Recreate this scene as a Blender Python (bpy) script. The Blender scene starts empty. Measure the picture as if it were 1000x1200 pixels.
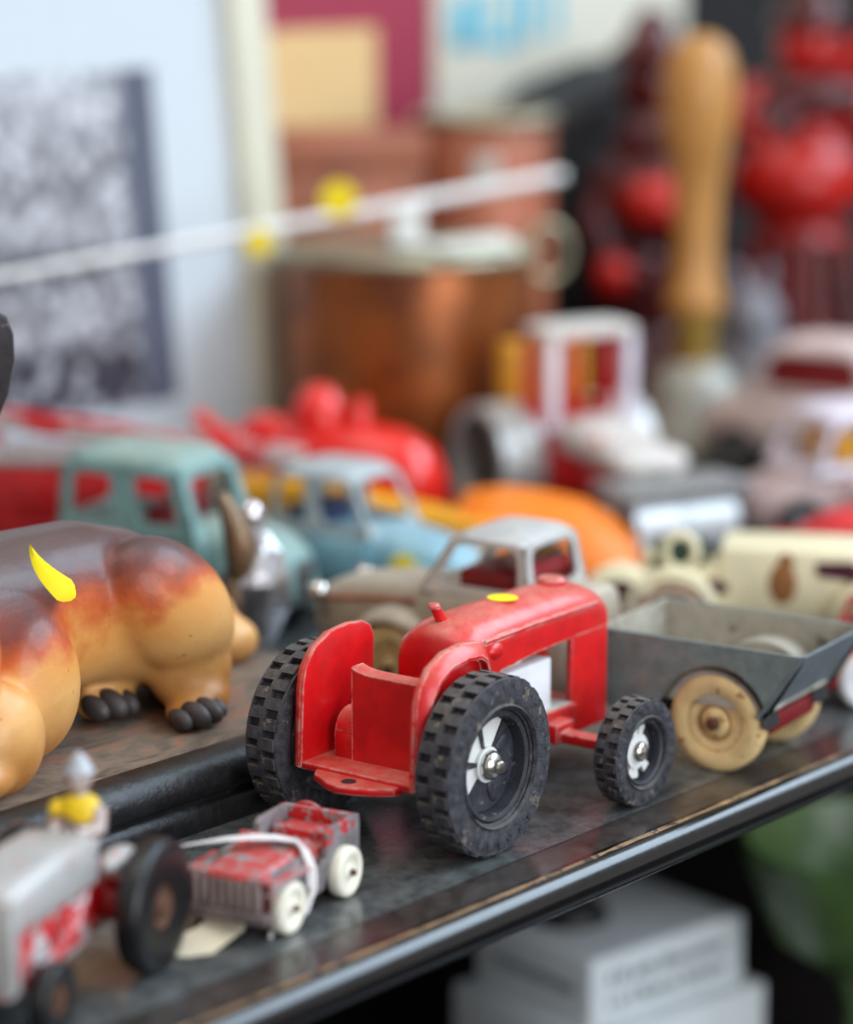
import bpy, bmesh, math, random
from mathutils import Vector, Matrix
random.seed(7)
PI = math.pi
S = 0.01                      # all modelling below is in centimetres
SC = bpy.context.scene
C = SC.collection

# ------------------------------------------------------------------ camera
CAM_Z, PITCH, FPX = 24.57, math.radians(12.0), 3200.0
cam_d = bpy.data.cameras.new('camera'); cam = bpy.data.objects.new('camera', cam_d); C.objects.link(cam)
cam.location = (0, 0, CAM_Z * S); cam.rotation_euler = (PI / 2 - PITCH, 0, 0)
cam_d.sensor_fit = 'VERTICAL'; cam_d.sensor_height = 36.0; cam_d.lens = FPX / 1200 * 36
cam_d.clip_start = 0.01; cam_d.clip_end = 30
cam_d.dof.use_dof = True; cam_d.dof.focus_distance = 0.755; cam_d.dof.aperture_fstop = 4.4
SC.camera = cam
# ------------------------------------------------------------------ world, window light, exposure
w = bpy.data.worlds.new('room_light'); SC.world = w; w.use_nodes = True
bg = w.node_tree.nodes['Background']; bg.inputs[0].default_value = (1.0, 0.975, 0.94, 1); bg.inputs[1].default_value = 0.50
def area(name, loc, target, sx, sy, power, col):
    l = bpy.data.lights.new(name, 'AREA'); l.shape = 'RECTANGLE'; l.size = sx * S; l.size_y = sy * S
    l.energy = power; l.color = col
    o = bpy.data.objects.new(name, l); C.objects.link(o); o.location = Vector(loc) * S
    o.rotation_euler = (Vector(target) - Vector(loc)).to_track_quat('-Z', 'Y').to_euler()
    return o
area('shop_window_light', (150, 110, 140), (0, 80, 0), 230, 100, 58, (0.66, 0.83, 1.0))
area('front_window_light', (115, -70, 45), (10, 90, -5), 130, 110, 25, (0.88, 0.94, 1.0))
area('ceiling_light', (-30, 60, 190), (0, 90, 0), 160, 160, 17, (1.0, 0.96, 0.90))
vs = SC.view_settings; vs.view_transform = 'Standard'; vs.look = 'None'; vs.gamma = 1.0; vs.use_curve_mapping = False; vs.exposure = -0.08

# ------------------------------------------------------------------ materials
def lin(c):
    return tuple(((v / 255) / 12.92 if v / 255 <= 0.04045 else ((v / 255 + 0.055) / 1.055) ** 2.4) for v in c) + (1,)
MATS = {}
def mat(name, col, rough=0.5, metal=0.0, vary=0.12, vscale=1.5, chip=None, chip_at=0.62, chip_scale=2.2, chip2=None, chip2_at=0.66,
        edge=None, edge_r=0.05, dust=None, dust_amt=0.0, bump=0.0, bscale=12.0, coat=0.0, alpha=None, trans=0.0, emit=None):
    if name in MATS: return MATS[name]
    m = bpy.data.materials.new(name); m.use_nodes = True; nt = m.node_tree; N = nt.nodes; L = nt.links
    b = N['Principled BSDF']; tc = N.new('ShaderNodeTexCoord'); mp = N.new('ShaderNodeMapping'); mp.inputs['Scale'].default_value = (100,) * 3
    L.new(tc.outputs['Object'], mp.inputs[0]); vec = mp.outputs[0]
    def noise(sc, det=4, ro=0.6, off=0):
        n = N.new('ShaderNodeTexNoise'); n.inputs['Scale'].default_value = sc; n.inputs['Detail'].default_value = det; n.inputs['Roughness'].default_value = ro
        if off:
            v = N.new('ShaderNodeVectorMath'); v.operation = 'ADD'; v.inputs[1].default_value = (off, off * 1.7, off * .6); L.new(vec, v.inputs[0]); L.new(v.outputs[0], n.inputs['Vector'])
        else: L.new(vec, n.inputs['Vector'])
        return n.outputs['Fac']
    def step(src, a, bb):
        r = N.new('ShaderNodeMapRange'); r.inputs['From Min'].default_value = a; r.inputs['From Max'].default_value = bb; L.new(src, r.inputs['Value']); return r.outputs[0]
    def mix(f, a, bb):
        x = N.new('ShaderNodeMix'); x.data_type = 'RGBA'
        if isinstance(f, float): x.inputs['Factor'].default_value = f
        else: L.new(f, x.inputs['Factor'])
        for s, v in ((6, a), (7, bb)):
            if isinstance(v, tuple): x.inputs[s].default_value = v
            else: L.new(v, x.inputs[s])
        return x.outputs[2]
    def mul(a, bb):
        x = N.new('ShaderNodeMath'); x.operation = 'MULTIPLY'
        for s, v in ((0, a), (1, bb)):
            if isinstance(v, float): x.inputs[s].default_value = v
            else: L.new(v, x.inputs[s])
        return x.outputs[0]
    c = lin(col)
    lo = tuple(v * (1 - vary * 1.6) for v in c[:3]) + (1,); hi = tuple(min(1, v * (1 + vary)) for v in c[:3]) + (1,)
    out = mix(step(noise(vscale), .3, .7), lo, hi)
    if chip2: out = mix(step(noise(chip_scale * 2.1, 6, .65, 11), chip2_at, chip2_at + .04), out, lin(chip2))
    if chip: out = mix(step(noise(chip_scale, 7, .68, 5), chip_at, chip_at + .03), out, lin(chip))
    if edge:
        bv = N.new('ShaderNodeBevel'); bv.samples = 4; bv.inputs['Radius'].default_value = edge_r * S
        g = N.new('ShaderNodeNewGeometry'); d = N.new('ShaderNodeVectorMath'); d.operation = 'DOT_PRODUCT'
        L.new(bv.outputs[0], d.inputs[0]); L.new(g.outputs['Normal'], d.inputs[1])
        e = step(d.outputs['Value'], .985, .9)
        out = mix(mul(e, step(noise(3.2, 6, .7, 3), .40, .56)), out, lin(edge))
    if dust:
        g2 = N.new('ShaderNodeNewGeometry'); sp = N.new('ShaderNodeSeparateXYZ'); L.new(g2.outputs['Normal'], sp.inputs[0])
        up = step(sp.outputs['Z'], .35, 1.0)
        out = mix(mul(mul(up, step(noise(1.6, 8, .7, 8), .25, .7)), float(dust_amt)), out, lin(dust))
    L.new(out, b.inputs['Base Color'])
    b.inputs['Metallic'].default_value = metal
    rr = N.new('ShaderNodeMapRange'); rr.inputs['To Min'].default_value = max(.02, rough - .1); rr.inputs['To Max'].default_value = min(1, rough + .12)
    L.new(noise(vscale * 2, 5, .6, 2), rr.inputs['Value']); L.new(rr.outputs[0], b.inputs['Roughness'])
    if coat: b.inputs['Coat Weight'].default_value = coat; b.inputs['Coat Roughness'].default_value = .12
    if trans: b.inputs['Transmission Weight'].default_value = trans
    if bump:
        bp = N.new('ShaderNodeBump'); bp.inputs['Strength'].default_value = bump; bp.inputs['Distance'].default_value = .05 * S
        L.new(noise(bscale, 5, .6, 4), bp.inputs['Height']); L.new(bp.outputs[0], b.inputs['Normal'])
    MATS[name] = m
    return m

def ramp_mat(name, build, rough=.5, coat=0.0, bump=0.0, bscale=10):
    """material whose colour socket is built by build(nodes, links, vec_cm)"""
    m = bpy.data.materials.new(name); m.use_nodes = True; N = m.node_tree.nodes; L = m.node_tree.links; b = N['Principled BSDF']
    tc = N.new('ShaderNodeTexCoord'); mp = N.new('ShaderNodeMapping'); mp.inputs['Scale'].default_value = (100,) * 3; L.new(tc.outputs['Object'], mp.inputs[0])
    L.new(build(N, L, mp.outputs[0]), b.inputs['Base Color']); b.inputs['Roughness'].default_value = rough
    if coat: b.inputs['Coat Weight'].default_value = coat; b.inputs['Coat Roughness'].default_value = .15
    if bump:
        n = N.new('ShaderNodeTexNoise'); n.inputs['Scale'].default_value = bscale; n.inputs['Detail'].default_value = 6; L.new(mp.outputs[0], n.inputs['Vector'])
        bp = N.new('ShaderNodeBump'); bp.inputs['Strength'].default_value = bump; bp.inputs['Distance'].default_value = .06 * S
        L.new(n.outputs['Fac'], bp.inputs['Height']); L.new(bp.outputs[0], b.inputs['Normal'])
    MATS[name] = m
    return m

# ------------------------------------------------------------------ shape helpers (centimetres)
def box(bm, x0, x1, y0, y1, z0, z1, bev=0.0, seg=2, M=None):
    r = bmesh.ops.create_cube(bm, size=1)
    vv = r['verts']
    for v in vv: v.co = Vector((x0 + (v.co.x + .5) * (x1 - x0), y0 + (v.co.y + .5) * (y1 - y0), z0 + (v.co.z + .5) * (z1 - z0)))
    if bev:
        es = list({e for v in vv for e in v.link_edges})
        r = bmesh.ops.bevel(bm, geom=es, offset=bev, segments=seg, affect='EDGES', profile=.5)
        vv = list({v for f in r['faces'] for v in f.verts} | {v for v in vv if v.is_valid})
    if M is not None:
        for v in vv: v.co = M @ v.co
    return vv
def prism(bm, pts, axis, a, b, bev=0.0, seg=2, M=None):
    def P(u, v, t):
        return {'x': (t, u, v), 'y': (u, t, v), 'z': (u, v, t)}[axis]
    A = [bm.verts.new(P(u, v, a)) for u, v in pts]; B = [bm.verts.new(P(u, v, b)) for u, v in pts]
    n = len(pts); fs = [bm.faces.new(A[::-1]), bm.faces.new(B)]
    for i in range(n): fs.append(bm.faces.new((A[i], A[(i + 1) % n], B[(i + 1) % n], B[i])))
    bmesh.ops.recalc_face_normals(bm, faces=fs)
    vv = A + B
    if bev:
        es = [e for e in set(fs[0].edges) | set(fs[1].edges)]
        r = bmesh.ops.bevel(bm, geom=es, offset=bev, segments=seg, affect='EDGES', profile=.5)
        vv = list({v for f in r['faces'] for v in f.verts} | {v for v in vv if v.is_valid})
    if M is not None:
        for v in vv: v.co = M @ v.co
    return vv
def loft(bm, rings, cap=True, closed=True, loop=False):
    R = [[bm.verts.new(p) for p in r] for r in rings]; n = len(R[0]); fs = []
    m = len(R)
    for i in range(m if loop else m - 1):
        a, b = R[i], R[(i + 1) % m]
        for j in range(n if closed else n - 1):
            k = (j + 1) % n
            try: fs.append(bm.faces.new((a[j], a[k], b[k], b[j])))
            except ValueError: pass
    if cap and not loop:
        fs.append(bm.faces.new(R[0][::-1])); fs.append(bm.faces.new(R[-1]))
    bmesh.ops.recalc_face_normals(bm, faces=fs)
    return [v for r in R for v in r]
def lathe(bm, prof, c=(0, 0, 0), axis='z', n=32, cap=True, sx=1.0, sy=1.0, loop=False):
    rings = []
    for r, t in prof:
        ring = []
        for i in range(n):
            a = 2 * PI * i / n; u, v = r * math.cos(a) * sx, r * math.sin(a) * sy
            p = {'z': (u, v, t), 'y': (u, t, v), 'x': (t, u, v)}[axis]
            ring.append((p[0] + c[0], p[1] + c[1], p[2] + c[2]))
        rings.append(ring)
    return loft(bm, rings, cap, True, loop)
def tube(bm, pts, r, n=8, loop=False):
    pts = [Vector(p) for p in pts]; rings = []; m = len(pts)
    up = Vector((0.13, 0.21, 1)).normalized()
    for i, p in enumerate(pts):
        a = pts[(i - 1) % m] if (loop or i) else p; b = pts[(i + 1) % m] if (loop or i < m - 1) else p
        t = (b - a).normalized(); s = t.cross(up)
        if s.length < 1e-3: s = t.cross(Vector((1, 0, 0)))
        s.normalize(); q = s.cross(t); rad = r[i] if isinstance(r, (list, tuple)) else r
        rings.append([p + (s * math.cos(2 * PI * k / n) + q * math.sin(2 * PI * k / n)) * rad for k in range(n)])
    return loft(bm, rings, True, True, loop)
def ell(bm, c, r, rot=(0, 0, 0), u=20, v=12):
    from mathutils import Euler
    M = Matrix.Translation(c) @ Euler(rot).to_matrix().to_4x4() @ Matrix.Diagonal((r[0], r[1], r[2], 1))
    bmesh.ops.create_uvsphere(bm, u_segments=u, v_segments=v, radius=1, matrix=M)
def sec(x, hw, z0, z1, p=4.0, n=24, yc=0):
    """superellipse cross-section in the yz plane"""
    zc, hz = (z0 + z1) / 2, (z1 - z0) / 2; o = []
    for i in range(n):
        a = 2 * PI * i / n; ca, sa = math.cos(a), math.sin(a)
        o.append((x, yc + hw * math.copysign(abs(ca) ** (2 / p), ca), zc + hz * math.copysign(abs(sa) ** (2 / p), sa)))
    return o
def plan(z, x0, x1, hw, p=5.0, n=32, yc=0):
    xc, hx = (x0 + x1) / 2, (x1 - x0) / 2; o = []
    for i in range(n):
        a = 2 * PI * i / n; ca, sa = math.cos(a), math.sin(a)
        o.append((xc + hx * math.copysign(abs(ca) ** (2 / p), ca), yc + hw * math.copysign(abs(sa) ** (2 / p), sa), z))
    return o
def win_panel(bm, O, U, V, Nn, u0, u1, v0, v1, h, rad=.25, th=.14, n=28):
    """one wall cell u0..u1 x v0..v1 with a rounded window opening h=(u0,u1,v0,v1)"""
    O, U, V, Nn = Vector(O), Vector(U), Vector(V), Vector(Nn)
    cu, cv, hu, hv = (h[0] + h[1]) / 2, (h[2] + h[3]) / 2, (h[1] - h[0]) / 2, (h[3] - h[2]) / 2
    inner, outer = [], []
    for i in range(n):
        a = 2 * PI * (i + .5) / n; ca, sa = math.cos(a), math.sin(a)
        p = 6
        inner.append((cu + hu * math.copysign(abs(ca) ** (2 / p), ca), cv + hv * math.copysign(abs(sa) ** (2 / p), sa)))
        du, dv = inner[-1][0] - cu, inner[-1][1] - cv
        k = min(((u1 - cu) / du if du > 0 else (u0 - cu) / du) if abs(du) > 1e-6 else 1e9, ((v1 - cv) / dv if dv > 0 else (v0 - cv) / dv) if abs(dv) > 1e-6 else 1e9)
        outer.append((cu + du * k, cv + dv * k))
    for (au, av) in ((u0, v0), (u1, v0), (u0, v1), (u1, v1)):          # snap the nearest outer point to each corner
        j = min(range(n), key=lambda q: (outer[q][0] - au) ** 2 + (outer[q][1] - av) ** 2); outer[j] = (au, av)
    P3 = lambda uv, t: O + U * uv[0] + V * uv[1] + Nn * t
    loft(bm, [[P3(q, 0) for q in inner], [P3(q, 0) for q in outer], [P3(q, th) for q in outer], [P3(q, th) for q in inner]], False, True, True)

def finish(name, bm, m, parent=None, smooth=40, sub=0, remesh=0, smit=6):
    for v in bm.verts: v.co *= S
    me = bpy.data.meshes.new(name); bm.to_mesh(me); bm.free()
    me.materials.append(m)
    if smooth:
        me.polygons.foreach_set('use_smooth', [True] * len(me.polygons))
        if smooth < 180: me.set_sharp_from_angle(angle=math.radians(smooth))
    o = bpy.data.objects.new(name, me); C.objects.link(o)
    if parent: o.parent = parent
    if remesh:
        r = o.modifiers.new('remesh', 'REMESH'); r.mode = 'VOXEL'; r.voxel_size = remesh * S; r.use_smooth_shade = True
        s = o.modifiers.new('smooth', 'SMOOTH'); s.iterations = smit; s.factor = .5
    if sub:
        s = o.modifiers.new('subsurf', 'SUBSURF'); s.levels = sub; s.render_levels = sub
    return o
def part(name, m, parent, *fns, **k):
    bm = bmesh.new()
    for f in fns: f(bm)
    return finish(name, bm, m, parent, **k)
def thing(name, label, cat, loc=(0, 0, 0), rz=0.0, group=None):
    o = bpy.data.objects.new(name, None); C.objects.link(o); o.empty_display_size = .01
    o.location = Vector(loc) * S; o.rotation_euler = (0, 0, rz); tag(o, label, cat, group)
    return o
def tag(o, label, cat, group=None):
    o['label'] = label; o['category'] = cat
    if group: o['group'] = group
    return o
def place(o, loc, rz=0.0, rx=0.0, ry=0.0):
    o.location = Vector(loc) * S; o.rotation_euler = (rx, ry, rz); return o
def head(dx, dy): return math.atan2(dy, dx)
def dupe(o, parent, loc):
    c = o.copy(); C.objects.link(c); c.parent = parent; c.location = Vector(loc) * S
    for ch in list(o.children):
        d = ch.copy(); C.objects.link(d); d.parent = c
    return c

# shelf frame: EDGE runs along the shelf's front edge, INW points to the wall
EDGE = Vector((.65, .76, 0)); INW = Vector((-.76, .65, 0)); A0 = Vector((-4.91, 58.97, 0)); RZ_E = math.atan2(.76, .65)
def shelf_pt(u, n, z=0): return A0 + EDGE * u + INW * n + Vector((0, 0, z))

# ------------------------------------------------------------------ common materials
RED = mat('red_enamel', (205, 14, 20), .34, edge=(214, 182, 172), edge_r=.085, chip=(190, 120, 110), chip_at=.72, chip_scale=3, dust=(214, 156, 136), dust_amt=.62, coat=.2, bump=.06)
REDP = mat('red_toy_paint', (200, 18, 24), .35, chip=(185, 150, 140), chip_at=.70, coat=.2)
DKRED = mat('dark_red_paint', (120, 12, 20), .4)
RUBBER = mat('dusty_black_rubber', (58, 57, 64), .7, chip=(110, 100, 90), chip_at=.60, chip_scale=2.6, vary=.45, vscale=3.5, dust=(138, 130, 118), dust_amt=.65, bump=.9, bscale=16)
BLACKR = mat('black_rubber', (16, 16, 18), .36)
RIMD = mat('dirty_dark_rim', (50, 50, 58), .45, chip=(112, 108, 108), chip_at=.60, chip_scale=2.6, vary=.35, bump=.5, bscale=14)
WHITEP = mat('white_plastic', (222, 222, 220), .4, vary=.05)
CHROME = mat('bright_metal', (215, 212, 205), .22, 1.0, vary=.1)
STEEL = mat('dull_steel', (150, 150, 150), .42, .9, vary=.15)
YEL = mat('yellow_sticker_paper', (250, 225, 12), .6, vary=.03)
CREAMR = mat('cream_rubber', (226, 196, 140), .6, chip=(160, 116, 62), chip_at=.60, chip_scale=2.2, vary=.12, bump=.25)
RUST = mat('rusty_brown_metal', (96, 62, 42), .7, .2, vary=.3, bump=.4)
DARKM = mat('dark_metal_and_gap_shade', (34, 30, 32), .6)  # dark metal; also colours in the shadow gap over the truck's rear wheels

# ------------------------------------------------------------------ structure
SHELF_T = mat('dark_lacquer_shelf', (40, 43, 46), .20, vary=.35, vscale=.35, chip=(84, 86, 84), chip_at=.68, chip_scale=.9, dust=(124, 128, 126), dust_amt=.6, bump=.05, bscale=6)
EDGEM = mat('black_lacquer_nosing', (9, 9, 12), .2, coat=.4, vary=.3, chip=(72, 56, 42), chip_at=.69, chip_scale=1.3, bump=.08, bscale=5)
WEAR = mat('worn_bare_wood', (152, 122, 90), .6, vary=.35, chip=(58, 50, 46), chip_at=.54, chip_scale=2.5)
UL, UR, DEPTH = -46, 128, 53
shelf = thing('display_shelf', 'long dark lacquered display shelf carrying all the old toys', 'shelf', A0, RZ_E)
# local: x along the edge, y inward
def shelf_board(bm): box(bm, UL, UR, 1.75, DEPTH, -1.15, -.001)
part('board', SHELF_T, shelf, shelf_board)
part('front_strip', mat('dark_brown_lacquer_strip', (34, 28, 27), .2, vary=.4, vscale=.5, chip=(92, 74, 64), chip_at=.66, chip_scale=.8, dust=(104, 98, 92), dust_amt=.4), shelf, lambda bm: (box(bm, UL, UR, .55, 1.73, -1.15, -.004), box(bm, UL, UR, 1.73, 1.76, -1.1, .012)))
def nosing(bm):
    pts = [(.56, -1.2)] + [(-.05 + .62 * (1 - math.cos(t)) - .62 * .0, 0) for t in ()]
    prof = [(.56, -.002), (.30, -.002)] + [(.30 - .52 * math.sin(t), -.56 + .556 * math.cos(t)) for t in [PI * k / 14 for k in range(1, 14)]] + [(.30, -1.12), (.56, -1.12)]
    prism(bm, prof, 'x', UL, UR)
part('nosing', EDGEM, shelf, nosing, smooth=50)
def wear(bm):
    pts = []
    rnd = random.Random(3); n = 260; A, B = [], []
    for i in range(n + 1):
        x = UL + (UR - UL) * i / n; wd = .05 + .05 * rnd.random(); c = .33 + .02 * rnd.random()
        A.append((x, c - wd, .002)); B.append((x, c + wd, .004))
    R0 = [[a, b, (b[0], b[1], -.01), (a[0], a[1], -.01)] for a, b in zip(A, B)]
    loft(bm, R0)
part('worn_edge_line', WEAR, shelf, wear)
# back wall of the cabinet and the shelf below
WALLM = mat('dark_cabinet_back', (15, 12, 13), .9, vary=.3, vscale=.2)
wall = part('wall_back', WALLM, None, lambda bm: box(bm, UL, UR, DEPTH, DEPTH + 2, -90, 48)); place(wall, A0, RZ_E); wall['kind'] = 'structure'
LOWM = mat('dark_lower_floor', (26, 20, 20), .35, vary=.4, vscale=.2)
low = thing('lower_shelf', 'dark brown lower shelf under the black nosing carrying the white plinth', 'shelf', A0, RZ_E)
part('board', LOWM, low, lambda bm: box(bm, UL, UR, -9, DEPTH, -21.5, -20)); part('front_lip', LOWM, low, lambda bm: box(bm, UL, UR, -9.6, -9, -22, -19.6, .1))
flo = part('floor', mat('brown_shop_floor', (52, 40, 34), .6, vary=.3, vscale=.03), None, lambda bm: box(bm, -400, 400, -400, 400, -92, -90)); flo['kind'] = 'structure'

# ================================================================== hero: red toy tractor
def lug_tyre(bm, R, w, rr, nl, dep, cy=0):
    """tyre round the y axis with two staggered rows of tread blocks"""
    f = R - dep
    lathe(bm, [(rr, cy - w * .36), (rr + (f - rr) * .25, cy - w * .47), (rr + (f - rr) * .7, cy - w * .49), (f * .985, cy - w * .45), (f, cy - w * .38), (f, cy + w * .38),
               (f * .985, cy + w * .45), (rr + (f - rr) * .7, cy + w * .49), (rr + (f - rr) * .25, cy + w * .47), (rr, cy + w * .36)], (0, 0, 0), 'y', nl * 2, False, loop=True)
    def block(a0, a1, y0, y1, r0, r1, tl=0.0):
        m = 3; rings = []
        for k in range(m + 1):
            a = a0 + (a1 - a0) * k / m; ca, sa = math.cos(a), math.sin(a)
            rings.append([(r0 * ca, y0, r0 * sa), ((r1 - tl) * ca, y0 + (.03 if tl else 0), (r1 - tl) * sa), (r1 * ca, y0 + w * .1 if tl else y0, r1 * sa), (r1 * ca, y1, r1 * sa), (r0 * ca, y1, r0 * sa)])
        loft(bm, rings)
    st = 2 * PI / nl
    for i in range(nl):
        j = random.uniform(-.04, .04) * st
        block(i * st + j, (i + .58) * st + j, cy - w * .5, cy + w * .0, f * .93, R, dep * .9)
        # mirrored row, half a pitch on
        a0, a1 = (i + .5) * st + j, (i + 1.08) * st + j
        m = 3; rings = []
        for k in range(m + 1):
            a = a0 + (a1 - a0) * k / m; ca, sa = math.cos(a), math.sin(a)
            y1, y0 = cy + w * .5, cy
            rings.append([(f * .93 * ca, y1, f * .93 * sa), ((R - dep * .9) * ca, y1 - .03, (R - dep * .9) * sa), (R * ca, y1 - w * .1, R * sa), (R * ca, y0, R * sa), (f * .93 * ca, y0, f * .93 * sa)])
        loft(bm, rings)
    lathe(bm, [(f * .97, cy - w * .055), (R * .998, cy - w * .05), (R * .998, cy + w * .05), (f * .97, cy + w * .055)], (0, 0, 0), 'y', nl * 4, False, loop=True)
    # raised bead ring and small side lugs
    for s in (-1, 1):
        lathe(bm, [(f * .96, cy + s * w * .47), (R - dep * .35, cy + s * w * .455), (R - dep * .3, cy + s * w * .40), (f * .97, cy + s * w * .39)], (0, 0, 0), 'y', nl * 4, False, loop=True)
        rb = rr + (f - rr) * .16
        lathe(bm, [(rb - .06, cy + s * w * .44), (rb, cy + s * (w * .49 + .03)), (rb + .06, cy + s * w * .46)], (0, 0, 0), 'y', nl * 2, False)
        for i in range(nl):
            a = (i + (.29 if s < 0 else .79)) * st; r0 = f * .93
            bmesh.ops.create_uvsphere(bm, u_segments=6, v_segments=5, radius=1, matrix=Matrix.Translation((r0 * math.cos(a), cy + s * w * .47, r0 * math.sin(a))) @ Matrix.Rotation(-a, 4, 'Y') @ Matrix.Diagonal((dep * 1.0, .05, st * R * .22, 1)))
def sector(bm, a0, a1, r0, r1, y0, y1, n=10):
    rings = []
    for k in range(n + 1):
        a = a0 + (a1 - a0) * k / n; ca, sa = math.cos(a), math.sin(a)
        rings.append([(r0 * ca, y0, r0 * sa), (r1 * ca, y0, r1 * sa), (r1 * ca, y1, r1 * sa), (r0 * ca, y1, r0 * sa)])
    loft(bm, rings)

TR = thing('toy_tractor', 'red die-cast toy tractor with chunky black tyres and yellow oval sticker', 'toy tractor', (-.8, 72.74, 0), math.radians(90 - 36.3))
# local x forward, y left, z up
def wheel_rear(parent, y, s):
    t = part('wheel', RUBBER, parent, lambda bm: lug_tyre(bm, 2.5, 1.18, 1.58, 27, .21), smooth=35)
    place(t, (0, y, 2.5))
    o = s                          # +1: outer side is +y
    def rim(bm):
        lathe(bm, [(1.62, o * .30), (1.50, o * .44), (1.38, o * .40), (1.34, o * -.02), (1.30, o * -.30), (1.62, o * -.34)], (0, 0, 0), 'y', 44, False, loop=True)
        lathe(bm, [(.02, o * -.12), (1.36, o * -.12), (1.36, o * -.22), (.02, o * -.22)], (0, 0, 0), 'y', 44, False)
        sector(bm, math.radians(-115), math.radians(52), .34, 1.32, o * -.12, o * .06, 18)
        sector(bm, math.radians(163), math.radians(176), .3, 1.34, o * -.12, o * .10)
        sector(bm, math.radians(104), math.radians(110), .3, 1.34, o * -.12, o * .12)
        sector(bm, math.radians(222), math.radians(247), .3, 1.34, o * -.12, o * .08)
        for a in (-70, -20, 30): ell(bm, (.86 * math.cos(math.radians(a)), o * .07, .86 * math.sin(math.radians(a))), (.36, .06, .2), (0, -math.radians(a), 0), 12, 8)
    part('rim', RIMD, t, rim)
    part('hub_plate', WHITEP, t, lambda bm: (sector(bm, math.radians(54), math.radians(244), .2, 1.33, o * -.10, o * .02, 22), lathe(bm, [(.05, o * .02), (.5, o * .02), (.5, o * .14), (.05, o * .16)], (0, 0, 0), 'y', 24)))
    part('hub_cap', CHROME, t, lambda bm: lathe(bm, [(.40, o * .12), (.42, o * .18), (.40, o * .30), (.30, o * .42), (.20, o * .46), (.19, o * .56), (.15, o * .61), (.01, o * .62)], (0, 0, 0), 'y', 28))
    return t
wheel_rear(TR, -2.93, -1); wheel_rear(TR, 2.93, 1)
def wheel_front(parent, x, y, s):
    t = part('wheel', RUBBER, parent, lambda bm: lug_tyre(bm, 1.57, .84, .98, 22, .12), smooth=35); place(t, (x, y, 1.57), math.radians(-2))
    o = s
    part('rim', RIMD, t, lambda bm: (lathe(bm, [(1.02, o * .24), (.92, o * .34), (.86, o * .30), (.84, o * -.2), (1.02, o * -.24)], (0, 0, 0), 'y', 36, False, loop=True),
                                     lathe(bm, [(.02, o * -.05), (.88, o * -.05), (.88, o * -.14), (.02, o * -.14)], (0, 0, 0), 'y', 36, False)))
    def star(bm):
        lathe(bm, [(.05, o * -.05), (.52, o * -.05), (.52, o * .1), (.05, o * .12)], (0, 0, 0), 'y', 24)
        for a in (100, 70, 180, 245, 265, 310): sector(bm, math.radians(a - 11), math.radians(a + 11), .4, .80, o * -.05, o * .06, 4)
    part('hub_plate', WHITEP, t, star)
    part('hub_cap', CHROME, t, lambda bm: lathe(bm, [(.30, o * .08), (.31, o * .16), (.27, o * .26), (.18, o * .32), (.01, o * .34)], (0, 0, 0), 'y', 24))
    return t
wheel_front(TR, 6.05, -3.98, -1); wheel_front(TR, 6.25, 3.0, 1)
part('axle', STEEL, TR, lambda bm: lathe(bm, [(.16, -3.2), (.16, 3.2)], (0, 0, 2.5), 'y', 12))
def faxle(bm):
    box(bm, 5.75, 6.35, -3.75, 2.7, 1.42, 1.75, .08); box(bm, 5.6, 6.6, -1.6, 1.6, 1.35, 2.0, .15)
part('front_axle', RED, TR, faxle)
def floor_pl(bm):
    box(bm, -1.95, 2.6, -1.98, 2.02, 1.95, 2.17, .06)
    box(bm, -.6, 2.4, -1.2, 1.2, 1.5, 2.0, .1)
part('floor_plate', RED, TR, floor_pl)
def hitch(bm):
    pts = [(-1.7, -1.55), (-2.15, -1.5), (-2.45, -1.1), (-2.75, -.45), (-2.85, -.05), (-2.75, .35), (-2.45, .85), (-2.3, 1.15), (-1.95, 1.35), (-1.7, 1.4)]
    prism(bm, pts, 'z', 1.82, 2.06, .07)
part('hitch_plate', RED, TR, hitch)
part('hitch_hole', DARKM, TR, lambda bm: lathe(bm, [(.02, 2.05), (.2, 2.05), (.21, 2.075), (.02, 2.075)], (-2.35, -.1, 0), 'z', 16))
FEN = [(-1.98, 2.0), (-1.86, 4.3), (-1.72, 4.82), (-1.3, 5.3), (-.62, 5.6), (.2, 5.68), (.9, 5.6), (1.22, 5.42), (1.36, 5.1), (1.36, 2.0)]
def fender(s):
    def f(bm):
        prism(bm, FEN, 'y', s * 1.84, s * 2.04, .05)
        # rolled flange along the rear and top edge
        rings = []
        inset = [(-1.98, 2.0), (-1.93, 3.2), (-1.86, 4.3), (-1.72, 4.82), (-1.3, 5.3), (-.62, 5.6), (.2, 5.68), (.9, 5.6), (1.22, 5.42), (1.36, 5.1)]
        for (x, z) in inset:
            cx, cz = 0, 2.6; d = Vector((x - cx, z - cz)).normalized()
            rings.append([(x, s * 1.95, z), (x - d.x * .06, s * 2.12, z - d.y * .06), (x - d.x * .36, s * 2.32, z - d.y * .36), (x - d.x * .46, s * 2.30, z - d.y * .46), (x - d.x * .46, s * 1.95, z - d.y * .46)])
        loft(bm, rings)
    return f
part('fender', RED, TR, fender(1)); part('fender', RED, TR, fender(-1))
def seat(bm):
    # curved back rest block reaching from the floor to a concave top edge
    n = 12; rings = []
    for k in range(n + 1):
        t = k / n; y = .82 - 2.66 * t; bow = math.sin(PI * t)
        xb = -1.02 + .05 * bow; zt = 4.74 - .05 * bow + (.10 if t < .12 else 0) * (1 - t / .12)
        rings.append([(xb, y, 2.1), (xb, y, zt - .05), (xb + .06, y, zt), (xb + .52, y, zt), (xb + .58, y, zt - .06), (xb + .62, y, 2.1)])
    loft(bm, rings)
part('seat_back', RED, TR, seat)
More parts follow.
